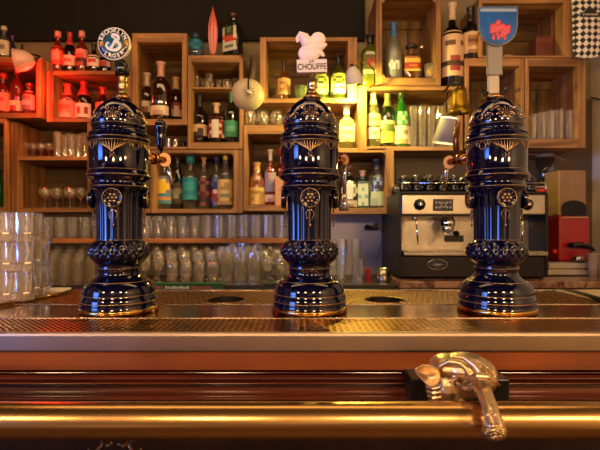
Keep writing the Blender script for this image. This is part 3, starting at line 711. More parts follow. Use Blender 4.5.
tc = N_.new('ShaderNodeTexCoord'); nz = N_.new('ShaderNodeTexNoise'); nz.inputs['Scale'].default_value = 14; nz.inputs['Detail'].default_value = 9; nz.inputs['Distortion'].default_value = 1.4
L_.new(tc.outputs['Object'], nz.inputs['Vector']); rp = N_.new('ShaderNodeValToRGB')
rp.color_ramp.elements[0].position = .35; rp.color_ramp.elements[0].color = lin('#5a3420'); rp.color_ramp.elements[1].position = .7; rp.color_ramp.elements[1].color = lin('#b08a68')
L_.new(nz.outputs['Fac'], rp.inputs['Fac']); L_.new(rp.outputs['Color'], b_.inputs['Base Color']); b_.inputs['Roughness'].default_value = .2
obj('marble_top', b, mm, CM)
b = BM(); box(b, X(398.6, 2.12), 1.805, 2.16, WY - .013, 0, ZM - .0325); obj('base_cabinet', b, MATS['cabinet wood'], CM)

# glasses on the back counter: three rows, several kinds
for row, Y in ((0, 2.31), (1, 2.42), (2, 2.54), (3, 2.66)):
    px = 50 + row * 3
    while px < 292:
        if px < 100: kind, h, r, lb = 'tumbler', 27, 6.2, 'upturned tumbler on the back counter beside the stacked glasses'
        elif px < 160: kind, h, r, lb = 'wine', 30, 6, 'stemmed glass on the back counter behind the left tower'
        elif px < 222: kind, h, r, lb = 'wine' if row else 'round', 30 if row else 24, 6.2, 'round bowled glass behind the green bar mat'
        elif px < 262: kind, h, r, lb = 'ribbed', 33, 6.8, 'large ribbed beer glass on the back counter'
        else: kind, h, r, lb = 'wine', 31, 6.2, 'stemmed glass on the back counter near the middle tower'
        hh = W(h, 2.3) * (1 + .12 * row); 
        gl(kind, px, ZC, Y, round(hh, 3), W(r, 2.3) * .92, lb, 'glasses crowded on the back counter', GLASSB if (row % 2) else GLASSW, flip=(kind == 'tumbler'))
        px += {0: 13.6, 1: 13.2, 2: 12.6, 3: 12.2}[row]
# right of the middle tower
for i, (px, yt, w, Y, kd, lb) in enumerate(((341, 239, 13, 2.34, 'beer', 'tall curved beer glass just right of the middle tower'), (356, 239, 11, 2.45, 'highball', 'tall straight glass behind, right of the middle tower'), (359.5, 259, 9, 2.30, 'highball', 'slim short glass nearest the steel shaker cup'), (332, 252, 12, 2.40, 'wine', 'stemmed glass half hidden by the middle tower'))):
    gl(kd, px, ZC, Y, Z(yt, Y) - ZC, W(w, Y) / 2, lb, None, GLASSB)
# shaker cup, red bag, white cup
b = BM(); h = Z(268, 2.30) - ZC; r = W(7.5, 2.30)
lathe(b, [(0, 0), (.8 * r, 0), (.84 * r, .004), (r, h), (r - .0015, h), (.8 * r, .006), (0, .006)], 32); 
for zz in (.45, .5): lathe(b, [((.84 + .16 * zz) * r + .0008, zz * h - .0015), ((.84 + .16 * zz) * r + .002, zz * h), ((.84 + .16 * zz) * r + .0008, zz * h + .0015)], 32)
tag(obj('shaker_cup', b, STEEL, None, (X(383, 2.30), 2.30, ZC)), 'brushed steel shaker cup on the counter left of the espresso machine', 'cup')
b = BM(); box(b, -.014, .014, -.01, .01, 0, Z(268, 2.35) - ZC, .004); tag(obj('coffee_bag', b, pm('red packet', '#a3201c', .4), None, (X(368, 2.35), 2.35, ZC)), 'narrow red packet beside the steel shaker cup', 'packet')
# bar mat
th = thing('bar_mat', 'green bar towel with red and white lettering on the back counter', 'bar mat', (X(188, 2.19), 2.19, ZC + .0204))
b = BM(); w2 = W(37, 2.19); box(b, -w2, w2, -.03, .03, .0003, .0055, .002); box(b, -w2, w2, -.046, -.0412, -.022, .0055, .0015); box(b, -w2, w2, -.046, -.03, .0003, .0055, .001)
obj('cloth', b, pm('green towel', '#2c5a40', .9, bump=.5, nscale=300), th)
for x0, x1, hx in ((-34, -22, '#b05048'), (-20, 4, '#c8ccb8'), (6, 26, '#b05048')):
    b = BM()
    n = int((x1 - x0) / 2.4)
    for i in range(n):
        a = W(x0 + i * (x1 - x0) / n, 2.19); c = a + W(1.7, 2.19)
        box(b, a, c, -.0475, -.046, -.017, -.004 - (i % 3) * .002)
    obj('lettering', b, lm(hx), th)
th2 = thing('bar_mat', 'dark green mat corner beside the base of the middle tower', 'bar mat', (X(281, 2.19), 2.19, ZC + .0204))
b = BM(); w2 = W(17, 2.19); box(b, -w2, w2, -.046, .04, .0003, .006, .002); obj('cloth', b, pm('dark mat', '#1c3424', .9, bump=.5, nscale=300), th2)
# two flow pourers (dark balls) on glasses near mat
# small white socket on the splashback
b = BM(); box(b, -.035, .035, -.008, 0, -.014, .014, .002); tag(obj('wall_socket', b, WHITEP, None, (X(269, 2.787), 2.787, Z(247, 2.787))), 'small white socket strip on the grey splashback', 'socket')
# wall bracket with hose
th = thing('wall_tap', 'black wall valve with a hanging grey hose left of the espresso machine', 'tap', (X(372, 2.787), 2.7875, Z(228, 2.787)))
b = BM(); box(b, -.05, .03, -.03, 0, -.012, .016, .004); ellipsoid(b, (-.035, -.04, .004), .018, .02, .018, 14); box(b, .012, .034, -.045, 0, -.012, .03, .004); obj('valve', b, BLACKP, th)
b = BM(); tube(b, [(.022 + .03 * math.sin(t * PI), -.045 - .01 * math.sin(t * PI), .02 - .22 * t + .04 * math.sin(t * PI)) for t in [i / 16 for i in range(17)]], .004); obj('hose', b, pm('grey hose', '#8c8478', .4), th)

# ------------------------------------------------------------------ espresso machine
YM = 2.20
def wx_(px): return X(px, YM)
th = thing('espresso_machine', 'stainless two group espresso machine with black drip base behind the right tower', 'coffee machine', (X(474, YM), YM, ZM))
cx0 = X(474, YM)
def mx_(px): return X(px, YM) - cx0
def mz_(py): return Z(py, YM) - ZM
SSM = pm('machine steel', '#c0b6a2', .34, 1, noise=.12, nscale=18, rvar=.08)
b = BM(); box(b, mx_(401), mx_(547), .02, .45, mz_(277), mz_(254), .006); obj('base', b, BLACKM, th)
b = BM(); box(b, mx_(401), mx_(547), .005, .0195, mz_(277), mz_(256.5), .003); obj('base_panel', b, pm('dark satin panel', '#39322b', .35, .6), th)
b = BM(); box(b, mx_(404), mx_(546), .16, .45, mz_(253.5), mz_(215), .004); obj('back_plate', b, SSM, th)
b = BM(); box(b, mx_(402), mx_(546), 0.0, .45, mz_(214.8), mz_(194.5), .006); obj('upper_body', b, SSM, th)
b = BM(); box(b, mx_(401.5), mx_(546.5), -.004, .46, mz_(194), mz_(191.5), .002); obj('top_tray', b, BLACKM, th)
b = BM()
for px in (402, 474, 545.5):
    for yy in (.0, .44): tube(b, [(mx_(px), yy, mz_(192)), (mx_(px), yy, mz_(183))], .003)
tube(b, [(mx_(402), .44, mz_(183)), (mx_(402), 0, mz_(183)), (mx_(545.5), 0, mz_(183)), (mx_(545.5), .44, mz_(183)), (mx_(402), .44, mz_(183))], .003); obj('cup_rail', b, CHROME, th)
b = BM(); box(b, mx_(403), mx_(546), -.02, .16, mz_(255.5), mz_(251.5), .003); obj('drip_tray', b, SSM, th)
b = BM()
for i in range(22): box(b, mx_(404 + i * 6.4), mx_(404 + i * 6.4 + 3.6), -.015, .15, mz_(251.4), mz_(250.8))
obj('tray_grate', b, CHROME, th)
for px in (400, 546.5):
    b = BM(); box(b, mx_(px - 1), mx_(px + 1.5), -.005, .46, mz_(277), mz_(193), .004); obj('side_panel', b, BLACKM, th)
def knob(px, py):
    b = BM(); lathe(b, [(0, 0), (.028, 0), (.028, .006), (.022, .008), (.021, .022), (.017, .026), (0, .026)], 24, mod=lambda a, z: 1 + .05 * math.cos(a * 8))
    o = obj('steam_knob', b, BLACKP, th, (mx_(px), -.0005, mz_(py))); o.rotation_euler[0] = PI / 2
    b = BM(); lathe(b, [(0, .0262), (.010, .0262), (.009, .028), (0, .028)], 20); obj('knob_cap', b, CHROME, o)
knob(419.5, 204.5); knob(527, 204.5)
def keypad(px, w=10):
    b = BM(); box(b, mx_(px - w), mx_(px + w), -.006, -.0005, mz_(211), mz_(199), .003); o = obj('button_panel', b, BLACKP, th)
    for i, dx in enumerate((-7, -3.6, 3.6, 7)):
        for dy in (202.5, 207.5):
            b = BM(); lathe(b, [(0, 0), (.006, 0), (.006, .002), (0, .0025)], 14); q = obj('button', b, pm('button grey', '#a89c8a', .4), o, (mx_(px + dx), -.0062, mz_(dy))); q.rotation_euler[0] = PI / 2
    b = BM(); lathe(b, [(.009, 0), (.0135, 0), (.0135, .003), (.009, .003), (.009, 0)], 22); q = obj('button_ring', b, pm('button grey', '#a89c8a', .4), o, (mx_(px), -.0062, mz_(205))); q.rotation_euler[0] = PI / 2
keypad(443); keypad(505, 8)
def group(px):
    b = BM(); lathe(b, [(0, 0), (.034, 0), (.038, .006), (.038, .03), (.03, .04), (.03, .05), (0, .05)], 28); g = obj('group_head', b, CHROME, th, (mx_(px), .07, mz_(216) - .052))
    b = BM(); lathe(b, [(0, -.028), (.012, -.028), (.028, -.02), (.034, -.002), (.0, -.002)], 24)
    tube(b, [(0, -.03, -.012), (-.01, -.10, -.02)], [.007, .006]); tube(b, [(-.01, -.10, -.02), (-.02, -.19, -.032)], [.011, .014])
    tube(b, [(0, 0, -.027), (-.012, -.0, -.036), (-.02, 0, -.044)], .005); tube(b, [(0, 0, -.027), (.012, -.0, -.036), (.02, 0, -.044)], .005)
    obj('portafilter', b, CHROME, g)
group(452); group(503)
def wand(px, s=1):
    b = BM(); ellipsoid(b, (0, 0, 0), .012, .012, .012, 12); tube(b, [(0, 0, 0), (.002 * s, -.03, -.02), (.005 * s, -.035, -.08), (.010 * s, -.03, -.13)], [.005, .005, .0045, .004])
    obj('steam_wand', b, CHROME, th, (mx_(px), .03, mz_(218)))
wand(416); wand(523, -1)
b = BM(); box(b, mx_(455), mx_(475), .150, .1595, mz_(243), mz_(236), .003); obj('badge_slot', b, BLACKP, th)
# oval emblem on the base
b = BM()
pts = [(W(10, YM) * math.cos(a), W(5, YM) * math.sin(a)) for a in [2 * PI * i / 32 for i in range(32)]]
prism(b, pts, -.003, 0); emb = obj('emblem', b, pm('emblem dark', '#2a241e', .3), th, (mx_(437.5), .0048, mz_(264.5)))
b = BM(); tube(b, [(x, -.003, z) for x, z in pts], .0016, 6, closed=True); obj('emblem_rim', b, CHROME, emb)
b = BM()
for i in range(8):
    a = i * PI / 4; tube(b, [(0, -.0035, 0), (W(7.5, YM) * math.cos(a) * .9, -.0035, W(3.4, YM) * math.sin(a) * .9)], .0012, 5)
obj('emblem_star', b, CHROME, emb)
# black cups upside down on the machine
cupm = pm('black glazed cups', '#100e0e', .12, coat=.6)
b = BM(); r = W(5.6, 2.25); h = .042
lathe(b, [(0, 0), (.55 * r, 0), (.6 * r, .004), (.9 * r, .5 * h), (r, h), (r - .003, h), (.85 * r, .5 * h), (.4 * r, .008), (0, .008)], 24)
tube(b, [(r * .85, 0, h * .8), (r * 1.3, 0, h * .75), (r * 1.3, 0, h * .4), (r * .75, 0, h * .35)], .0028, 6)
cup0 = b; me = bpy.data.meshes.new('cup'); bmesh.ops.recalc_face_normals(b, faces=b.faces); b.to_mesh(me); b.free(); me.materials.append(cupm)
for row in range(3):
    for lev in range(2 if row < 2 else 1):
        for i in range(11):
            px = 404 + i * 12.6
            Y = 2.25 + row * .095
            o = bpy.data.objects.new('coffee_cup', me); COL.objects.link(o)
            o.location = (X(px, 2.25) + .012 * (row % 2), Y, Z(191.5, YM) + .0005 + h + lev * .0425); o.rotation_euler = (PI, 0, .4 + random.uniform(-.5, .5) if False else random.choice((.6, 2.4)))
            tag(o, 'black cup upside down on top of the espresso machine, ' + ('front row' if row == 0 else 'rear rows') + (', lower layer' if lev == 0 else ', upper layer'), 'cup', 'black cups on the espresso machine')

# ------------------------------------------------------------------ grinders and things on the right
Yg = 2.36
zk = Z(262, Yg)
th = thing('knock_box', 'pale steel two drawer knock box under the red coffee grinder', 'box', (X(568, Yg), Yg, ZM))
w2 = W(21, Yg)
b = BM(); box(b, -w2, w2, 0, .21, 0, zk - ZM, .004); obj('body', b, STEEL, th)
for z0, z1, ex in ((.006, .034, 5.5), (.040, .066, 0)):
    b = BM(); box(b, -w2 - W(ex, Yg), w2 - .004, -.02, .0, z0, z1, .003); d = obj('drawer', b, pm('pale steel', '#c8bca4', .35, .6), th)
th = thing('coffee_grinder', 'red coffee grinder with a beige hopper box near the right wall', 'grinder', (X(574.5, 2.42), 2.42, zk))
w2 = W(15.5, 2.42); zt = Z(216, 2.42) - zk
b = BM(); box(b, -w2, w2, .0, .16, 0, zt, .01); obj('body', b, pm('red enamel', '#a31c14', .3, coat=.5), th)
hz = Z(170, 2.42) - zk
b = BM(); box(b, -w2 * .95, w2 * .85, .01, .155, zt + .0005, hz, .008); hp = obj('hopper', b, pm('beige hopper', '#8f6c48', .5, noise=.1), th)
b = BM(); pts = [(-w2 * .8, zt + .004)] + [(w2 * .8 * -math.cos(t), zt + .045 + .04 * math.sin(t)) for t in [PI * i / 12 for i in range(13)]] + [(w2 * .8, zt + .004)]
prism(b, pts, .004, .0098); obj('hopper_opening', b, BLACKM, hp)
b = BM(); box(b, -w2 * .8, w2 * .8, -.012, 0, zt - .012, zt - .004, .002); obj('trim_bar', b, pm('tan trim', '#b98c5c', .4), th)
b = BM(); tube(b, [(-.05, -.02, .085), (0, -.05, .09), (.06, -.03, .08), (.09, -.02, .06)], [.012, .016, .013, .01]); box(b, -.035, .025, -.05, .0, .075, .1, .005); obj('dosing_spout', b, BLACKP, th)
b = BM(); ellipsoid(b, (0, 0, 0), .014, .014, .014, 14); obj('switch', b, pm('red button', '#e02418', .2, coat=1), th, (-w2 - .012, .02, .05))
b = BM(); tube(b, [(0, -.03, .001), (0, -.03, .03)], .028, 20); obj('cup_rest', b, STEEL, th)

th = thing('coffee_grinder', 'tall black coffee grinder with dark glass hopper right of the espresso machine', 'grinder', (X(545, 2.67), 2.67, ZM))
w2 = W(6.5, 2.67)
b = BM(); box(b, -w2, w2, -.06, .06, .0, Z(200, 2.67) - ZM, .01); obj('body', b, BLACKP, th)
b = BM(); r = W(9, 2.67); lathe(b, [(0, Z(200, 2.67) - ZM), (.4 * r, Z(199, 2.67) - ZM), (r * .9, Z(178, 2.67) - ZM), (r, Z(158, 2.67) - ZM), (r * .9, Z(158, 2.67) - ZM), (.3 * r, Z(196, 2.67) - ZM)], 28); obj('hopper', b, glass('smoky hopper', '#5c564e', .4), th)
b = BM(); lathe(b, [(0, Z(158, 2.67) - ZM + .0005), (r, Z(158, 2.67) - ZM + .0005), (r, Z(155, 2.67) - ZM), (r * .7, Z(153, 2.67) - ZM), (0, Z(153, 2.67) - ZM)], 28); obj('lid', b, pm('grey lid', '#6c675e', .4), th)
b = BM(); lathe(b, [(0, 0), (.02, 0), (.03, .01), (.022, .014), (0, .014)], 20); obj('lid_knob', b, CHROME, th, (0, 0, Z(153, 2.67) - ZM))
# tin with red label beside the grinder, on the machine top
b = BM(); r = W(7, 2.5)
tinz = Z(191.5, YM)
th = thing('sugar_tin', 'small tin with a white rim and red label beside the black grinder', 'tin', (X(538.5, 2.36), 2.36, tinz + .0005))
b = BM(); lathe(b, [(0, 0), (r, 0), (r, .03), (0, .03)], 26); obj('body', b, pm('tin dark', '#3a1c18', .3), th)
b = BM(); lathe(b, [(r + .0006, .008), (r + .0012, .009), (r + .0012, .022), (r + .0006, .023)], 26); obj('label_band', b, pm('red band', '#d02a1c', .3), th)
b = BM(); lathe(b, [(0, .0302), (r * 1.06, .0302), (r * 1.06, .036), (0, .037)], 26); obj('lid', b, pm('pale lid', '#d8c8b0', .3), th)
# stack of cups at far right on the counter
b = BM(); r = W(4.6, 2.3); lathe(b, [(0, 0), (.7 * r, 0), (r, .055), (r * 1.06, .057), (r * .95, .058), (.66 * r, .004), (0, .004)], 24)
me = bpy.data.meshes.new('paper_cup'); bmesh.ops.recalc_face_normals(b, faces=b.faces); b.to_mesh(me); b.free(); me.materials.append(pm('ceramic beige', '#a89880', .4))
for i, px in enumerate((593, 602)):
    for k in range(4):
        o = bpy.data.objects.new('stacked_cup', me); COL.objects.link(o); o.location = (X(px, 2.3), 2.3, ZM + .0005 + k * .0205)
        tag(o, ['left', 'right'][i] + ' stack of beige cups at the right picture edge, ' + ['bottom', 'second', 'third', 'top'][k] + ' cup', 'cup', 'beige cups stacked at the right edge')
# pinkish cable under the right crate
b = BM(); zo = O['th'].location.z
tube(b, [(X(px, 2.66), 2.66, Z(py, 2.66)) for px, py in ((512, 156), (530, 154.5), (545, 154), (556, 156), (566, 161))], .005, 8)
tag(obj('cable', b, pm('pinkish cable', '#8c5a5c', .5)), 'pinkish cable hanging under the crate of piled glasses', 'cable')
# boxes in the top right crate
zM = Mc['floor']
th = thing('small_box', 'reddish brown small cube box in the large top right crate', 'box', (X(541, 2.62), 2.62, zM + .0005))
w2 = W(8.5, 2.62); b = BM(); box(b, -w2, w2, -.04, .04, 0, Z(41, 2.62) - zM, .002); obj('body', b, wood('red box wood', '#6a3220', '#8c4a30', 'x'), th)
b = BM(); box(b, -w2 * 1.03, w2 * 1.03, -.041, .041, Z(41, 2.62) - zM, Z(40, 2.62) - zM + .003, .001); obj('lid', b, MATS['red box wood'], th)
b = BM(); box(b, -.022, .022, -.02, .02, 0, .035, .002); tag(obj('small_box', b, lm('#b08a5c'), None, (X(507, 2.6), 2.6, zM + .0005)), 'little tan box behind the stem of the blue badge', 'box')

# coffee sack with black diamonds
sackm, N_, L_, b_ = new_mat('diamond sack')
tc = N_.new('ShaderNodeTexCoord'); mp = N_.new('ShaderNodeMapping'); mp.inputs['Rotation'].default_value = (0, PI / 4, 0)
L_.new(tc.outputs['Object'], mp.inputs['Vector']); ck = N_.new('ShaderNodeTexChecker'); ck.inputs['Scale'].default_value = 42
sxyz = N_.new('ShaderNodeSeparateXYZ'); cxyz = N_.new('ShaderNodeCombineXYZ'); L_.new(mp.outputs[0], sxyz.inputs[0]); L_.new(sxyz.outputs['X'], cxyz.inputs['X']); L_.new(sxyz.outputs['Z'], cxyz.inputs['Y'])
L_.new(cxyz.outputs[0], ck.inputs['Vector']); ck.inputs['Color1'].default_value = lin('#e4dccb'); ck.inputs['Color2'].default_value = lin('#2a2522')
L_.new(ck.outputs['Color'], b_.inputs['Base Color']); b_.inputs['Roughness'].default_value = .8
ys = 2.44; th = thing('patterned_sack', 'white cloth sack with black diamonds and dark label, top right corner', 'sack', (X(587, ys), ys, Z(57, ys)))
b = BM(); Hs = Z(-12, ys) - Z(57, ys); ws = W(15, ys); R_, C_ = 20, 14
for side in (0, 1):
    V = []
    for j in range(R_ + 1):
        row = []
        for i in range(C_ + 1):
            u = i / C_ * 2 - 1; v = j / R_
            x = ws * u * (1 - .10 * (1 - v) ** 6 - .03 * math.sin(v * 5)); z = v * Hs + .012 * (1 - v) ** 3 * (1 - u * u) * -1 + .006
            bul = .022 * (1 - u ** 4) * (1 - abs(v * 2 - 1) ** 3 * .8) + .002 * math.sin(u * 7 + v * 9)
            row.append(b.verts.new((x, -bul if side == 0 else bul * .4 + .002, z)))
        V.append(row)
    for j in range(R_):
        for i in range(C_): f = b.faces.new([V[j][i], V[j][i + 1], V[j + 1][i + 1], V[j + 1][i]]); f.smooth = True
bmesh.ops.remove_doubles(b, verts=b.verts, dist=.0025)
obj('cloth', b, sackm, th)
b = BM(); zl = Z(17, ys) - Z(57, ys)
pts = [(-ws * .68, zl - .012), (ws * .68, zl - .012), (ws * .68, zl + .012)] + [(ws * .4 * math.cos(t), zl + .012 + .022 * math.sin(t)) for t in [PI * i / 10 for i in range(11)]] + [(-ws * .68, zl + .012)]
prism(b, pts, -.0285, -.027); lb = obj('label', b, lm('#1e1c1c'), th)
b = BM()
for i in range(7): box(b, -ws * .5 + i * ws * .15, -ws * .5 + i * ws * .15 + ws * .1, -.0295, -.0285, zl - .004, zl + .005)
obj('lettering', b, lm('#b8ac98'), lb)
b = BM(); tube(b, [(0, .004, Hs), (0, .0, Hs + .10), (0, .058, Hs + .12)], .003); obj('hanging_loop', b, BLACKM, th)

# ------------------------------------------------------------------ clip lamps
def bulb(name, loc, col, power, rad=.02, parent=None):
    l = bpy.data.lights.new(name, 'POINT'); l.color = col; l.energy = power; l.shadow_soft_size = rad
    o = bpy.data.objects.new(name, l); COL.objects.link(o); o.location = loc
    if parent: o.parent = parent
    return o

def shade_prof(r0, r1, L, t=.0012): return [(r0 * .4, -.004), (r0, 0), (r0 * 1.05, .01), (r1, L), (r1 - t, L), (r0 * 1.05 - t, .012), (r0 * .5, .002)]

def lamp(label, c, d, r0, r1, L, mat, power, col, arm, armm=None, bulbcol='#ffe9b0', bst=30, vents=False, dome=False, perf=False):
    """c: apex of shade, d: direction the opening faces"""
    d = Vector(d).normalized()
    th = thing('clip_lamp', label, 'lamp', c)
    q = Vector((0, 0, 1)).rotation_difference(d)
    b = BM()
    if dome:
        pr = [(.15 * r1, -.002)] + [(r1 * math.sin(t), L * (1 - math.cos(t))) for t in [PI / 2 * i / 10 for i in range(1, 11)]]
        pr += [(r1 * math.sin(t) - .0015, L * (1 - math.cos(t)) + .001) for t in [PI / 2 * i / 10 for i in range(10, 0, -1)]]
    else: pr = shade_prof(r0, r1, L)
    lathe(b, pr, 40)
    s = obj('lamp_shade', b, mat, th); s.rotation_mode = 'QUATERNION'; s.rotation_quaternion = q
    b = BM(); lathe(b, [(r1 - .001, L - .001), (r1 + .002, L), (r1, L + .002), (r1 - .003, L)], 40); obj('shade_rim', b, CREAM, s)
    b = BM(); lathe(b, [(0, -.012), (.010, -.010), (.012, .0), (.012, .02), (0, .022)], 16); obj('socket', b, BLACKP if not perf else CREAM, s)
    if vents:
        b = BM()
        for ring, nn_ in ((.2, 8), (.34, 12)):
            for i in range(nn_):
                a = 2 * PI * i / nn_; zz = L * (1 - math.sqrt(max(0, 1 - ring ** 2))) - .0016
                ellipsoid(b, (r1 * ring * math.cos(a), r1 * ring * math.sin(a), zz), .0032, .0032, .0016, 8)
        obj('vent_holes', b, BLACKM, s)
    b = BM(); ellipsoid(b, (0, 0, L * .55), min(.016, r1 * .4), min(.016, r1 * .4), .02, 14); obj('light_bulb', b, emit('bulb ' + bulbcol + str(bst), bulbcol, bst), s)
    b = BM(); tube(b, [Vector(p) - Vector(c) for p in arm], .0045, 8); obj('arm', b, armm or BLACKM, th)
    if power:
        bulb('lamp_light', d * (L + .012), col, power, .014, th)
    return th

# red lamp: shade over the far left crate
c = P(35, 60, 2.34)
lamp('tilted white cone lamp in front of the far left red crate', c, (-.9, -.25, -.12), .018, W(11, 2.3), W(17, 2.3), pm('pale shade', '#b8b4a0', .4), 0, (1, 1, 1), [c, c + Vector((.01, .03, .03)), P(22, 52, 2.46), P(22, 45, 2.5), P(22, 57, 2.5)], bulbcol='#ffd8c0', bst=1, dome=True)
# face away disc lamp
c = P(248.5, 92, 2.30)
lamp('round cream lamp shade seen from its vented back, between the glass crates', c, (-.18, 1, .05), .02, W(16, 2.32), .055, pm('cream shade', '#cdbd98', .35, noise=.1, nscale=4), .55, (1, .72, .38), [c, c + Vector((0, -.01, .05)), P(250, 70, 2.33), P(251, 62, 2.40), P(251, 58, 2.499)], dome=True, vents=True, perf=True, bst=6)
# bright lamp
c = P(352, 66, 2.33)
lamp('blazing white oval lamp lighting the yellow crate', c, (.18, .30, -1), .03, W(9, 2.33), W(17, 2.33), pm('white shade', '#ddd8cc', .4), 20, (1, .82, .16), [c, P(358, 62, 2.34), P(366, 61, 2.36), P(374, 70, 2.4), P(375, 84, 2.44), P(368, 88, 2.499)], armm=BRASS, dome=True, bulbcol='#fff2c0', bst=60)
# grey conical lamp
c = P(449, 119, 2.28)
gl_lamp = lamp('grey conical lamp shade with glowing top beside the right tower', c, (-.12, .15, -1), W(8.5, 2.28), W(12.5, 2.28), W(24, 2.28), pm('grey shade', '#98928a', .6), 1.2, (1, .78, .35), [c, P(447, 113, 2.335), P(446, 100, 2.42), P(448, 90, 2.499)], bst=14)
b = BM(); r = W(8.2, 2.28); lathe(b, [(0, -.008), (r * .96, -.006), (r, -.001), (r * .9, .001), (0, .001)], 28)
q_ = [c_ for c_ in gl_lamp.children if c_.name.startswith('lamp_shade')][0]; obj('glowing_cap', b, emit('opal cap', '#fff0d0', 1.6), q_)
# brass bell
cb = P(459.5, 88, 2.26)
th = thing('bar_bell', 'brass bell hanging between the grey lamp and the right tower dome', 'bell', cb)
b = BM(); rr = W(11.5, 2.26); Lb = W(25, 2.26)
lathe(b, [(0, 0), (.35 * rr, -.0), (.55 * rr, -.06 * Lb), (.62 * rr, -.3 * Lb), (.68 * rr, -.65 * Lb), (.82 * rr, -.85 * Lb), (rr, -.97 * Lb), (rr, -Lb), (.94 * rr, -Lb), (.78 * rr, -.85 * Lb), (.6 * rr, -.6 * Lb), (.5 * rr, -.1 * Lb), (0, -.05 * Lb)], 36)
obj('bell_body', b, pm('bell brass', '#94741f', .3, .9, noise=.12, nscale=8), th)
b = BM(); tube(b, [(0, 0, -.2 * Lb), (.002, 0, -.95 * Lb)], .002); ellipsoid(b, (.002, 0, -1.0 * Lb), .008, .008, .008, 12); obj('clapper', b, BLACKM, th)
b = BM(); tube(b, [(-.012, 0, 0), (-.010, 0, .022), (0, 0, .028), (.010, 0, .022), (.012, 0, 0)], .004); tube(b, [(0, 0, .026), (.004, .06, .05), (.0, .15, .06), (0, .2385, .055)], .006); 
for dx, dz in ((-.02, .02), (-.006, .035), (.012, .038)): tube(b, [(dx * .4, 0, .01), (dx, 0, dz)], .0025)
obj('bracket', b, BLACKM, th)
# carrier string with grey cloth beside the disc lamp
b = BM(); tube(b, [P(241, 55, 2.495), P(246, 60, 2.49), P(253, 61, 2.49), P(259, 56, 2.495)], .006, 8); tube(b, [P(252, 56, 2.49), P(254, 66, 2.488), P(252, 80, 2.49)], [.012, .018, .01], 10)
tag(obj('knotted_cloth', b, pm('grey rag', '#5e4c38', .9, bump=.5)), 'knotted brown rag hanging above the round cream lamp', 'cloth')

# ------------------------------------------------------------------ bar counter
ZB = 1.10
BAR = thing('bar_counter', 'long bar counter with perforated brass drip trays and steel edge', 'bar', (0, 0, 0))
xL, xR = -1.75, 1.75
COPPER = pm('bronze sheet', '#a8804c', .16, 1, noise=.12, nscale=5, rvar=.06)
front_perf = perforated('front perforated strip', '#dca25a', '#120803', .017, .0085, .0023, PI / 4, 0, .26)
back_perf = perforated('herringbone strip', '#d8a868', '#1a0d05', .032, .0085, .0019, PI / 4, .034, .3)
yA, y1, y2, y3 = .790, .925, 1.085, 1.31
b = BM(); box(b, xL, xR, .806, y1, ZB - .003, ZB, .0); obj('front_drip_strip', b, front_perf, BAR)
b = BM(); box(b, xL, xR, y1 + .002, y2 - .002, ZB - .003, ZB + .0002, .0); obj('middle_strip', b, COPPER, BAR)
for yy in (y1, y2):
    b = BM(); box(b, xL, xR, yy - .0018, yy + .0018, ZB - .003, ZB + .0016, .0006); obj('divider_ridge', b, STEEL, BAR)
# rear strip with round waste holes
holes = [X(226, 1.155), X(385, 1.155)]
b = BM(); hy = 1.155; hr = .048; ya, yb = y2 + .002, y3
segx = xL
N = 48
for hx in holes:
    sq = .062
    # plain sheet left of the hole
    v = [b.verts.new((segx, ya, ZB)), b.verts.new((hx - sq, ya, ZB)), b.verts.new((hx - sq, yb, ZB)), b.verts.new((segx, yb, ZB))]; b.faces.new(v)
    ci, so = [], []
    for i in range(N):
        a = 2 * PI * i / N; c_, s_ = math.cos(a), math.sin(a)
        ci.append(b.verts.new((hx + hr * c_, hy + hr * s_, ZB)))
        k = 1 / max(abs(c_), abs(s_)); X_, Y_ = c_ * k, s_ * k
        so.append(b.verts.new((hx + sq * X_, hy + (Y_ * (yb - hy) if Y_ > 0 else Y_ * (hy - ya)), ZB)))
    for i in range(N): j = (i + 1) % N; b.faces.new([ci[i], ci[j], so[j], so[i]])
    lo = [b.verts.new((v_.co.x, v_.co.y, ZB - .05)) for v_ in ci]
    for i in range(N): j = (i + 1) % N; b.faces.new([ci[j], ci[i], lo[i], lo[j]]).material_index = 1
    segx = hx + sq
v = [b.verts.new((segx, ya, ZB)), b.verts.new((xR, ya, ZB)), b.verts.new((xR, yb, ZB)), b.verts.new((segx, yb, ZB))]; b.faces.new(v)
obj('rear_drip_strip', b, [back_perf, BLACKM], BAR)
for hx in holes:
    b = BM(); lathe(b, [(hr - .001, ZB), (hr + .001, ZB + .0015), (hr + .004, ZB + .0008), (hr + .004, ZB)], 48, cx=hx, cy=hy); obj('hole_rim', b, COPPER, BAR)
    b = BM(); lathe(b, [(0, ZB - .05), (hr, ZB - .05)], 32, cx=hx, cy=hy); obj('waste_bin', b, BLACKM, BAR)
b = BM(); box(b, xL, xR, y3, y3 + .012, ZB - .06, ZB + .004, .0015); obj('rear_edge', b, STEEL, BAR)
# steel front edge
z2 = Z(352, yA)
b = BM(); prof = [(yA + .016, ZB - .003), (yA + .016, ZB + .0015), (yA + .004, ZB + .0025), (yA + .001, ZB + .001), (yA, ZB - .003), (yA, z2 + .003), (yA + .001, z2 + .0005), (yA + .006, z2), (yA + .016, z2)]
def extrude_x(b, pr, x0=xL, x1=xR, smooth=False):
    A_ = [b.verts.new((x0, p[0], p[1])) for p in pr]; B_ = [b.verts.new((x1, p[0], p[1])) for p in pr]
    n = len(pr)
    for i in range(n):
        f = b.faces.new([A_[i], A_[(i + 1) % n], B_[(i + 1) % n], B_[i]]); f.smooth = smooth
    b.faces.new(A_); b.faces.new(B_[::-1])
extrude_x(b, prof); obj('steel_edge', b, pm('steel band', '#b8a48c', .36, 1, noise=.06, nscale=6, rvar=.06), BAR)
MAHO = wood('mahogany', '#5c2a12', '#985024', 'x', .22, .7, .6, .08)
MAHOD = wood('dark mahogany', '#3a170c', '#6c3018', 'x', .2, .8, .6, .08)
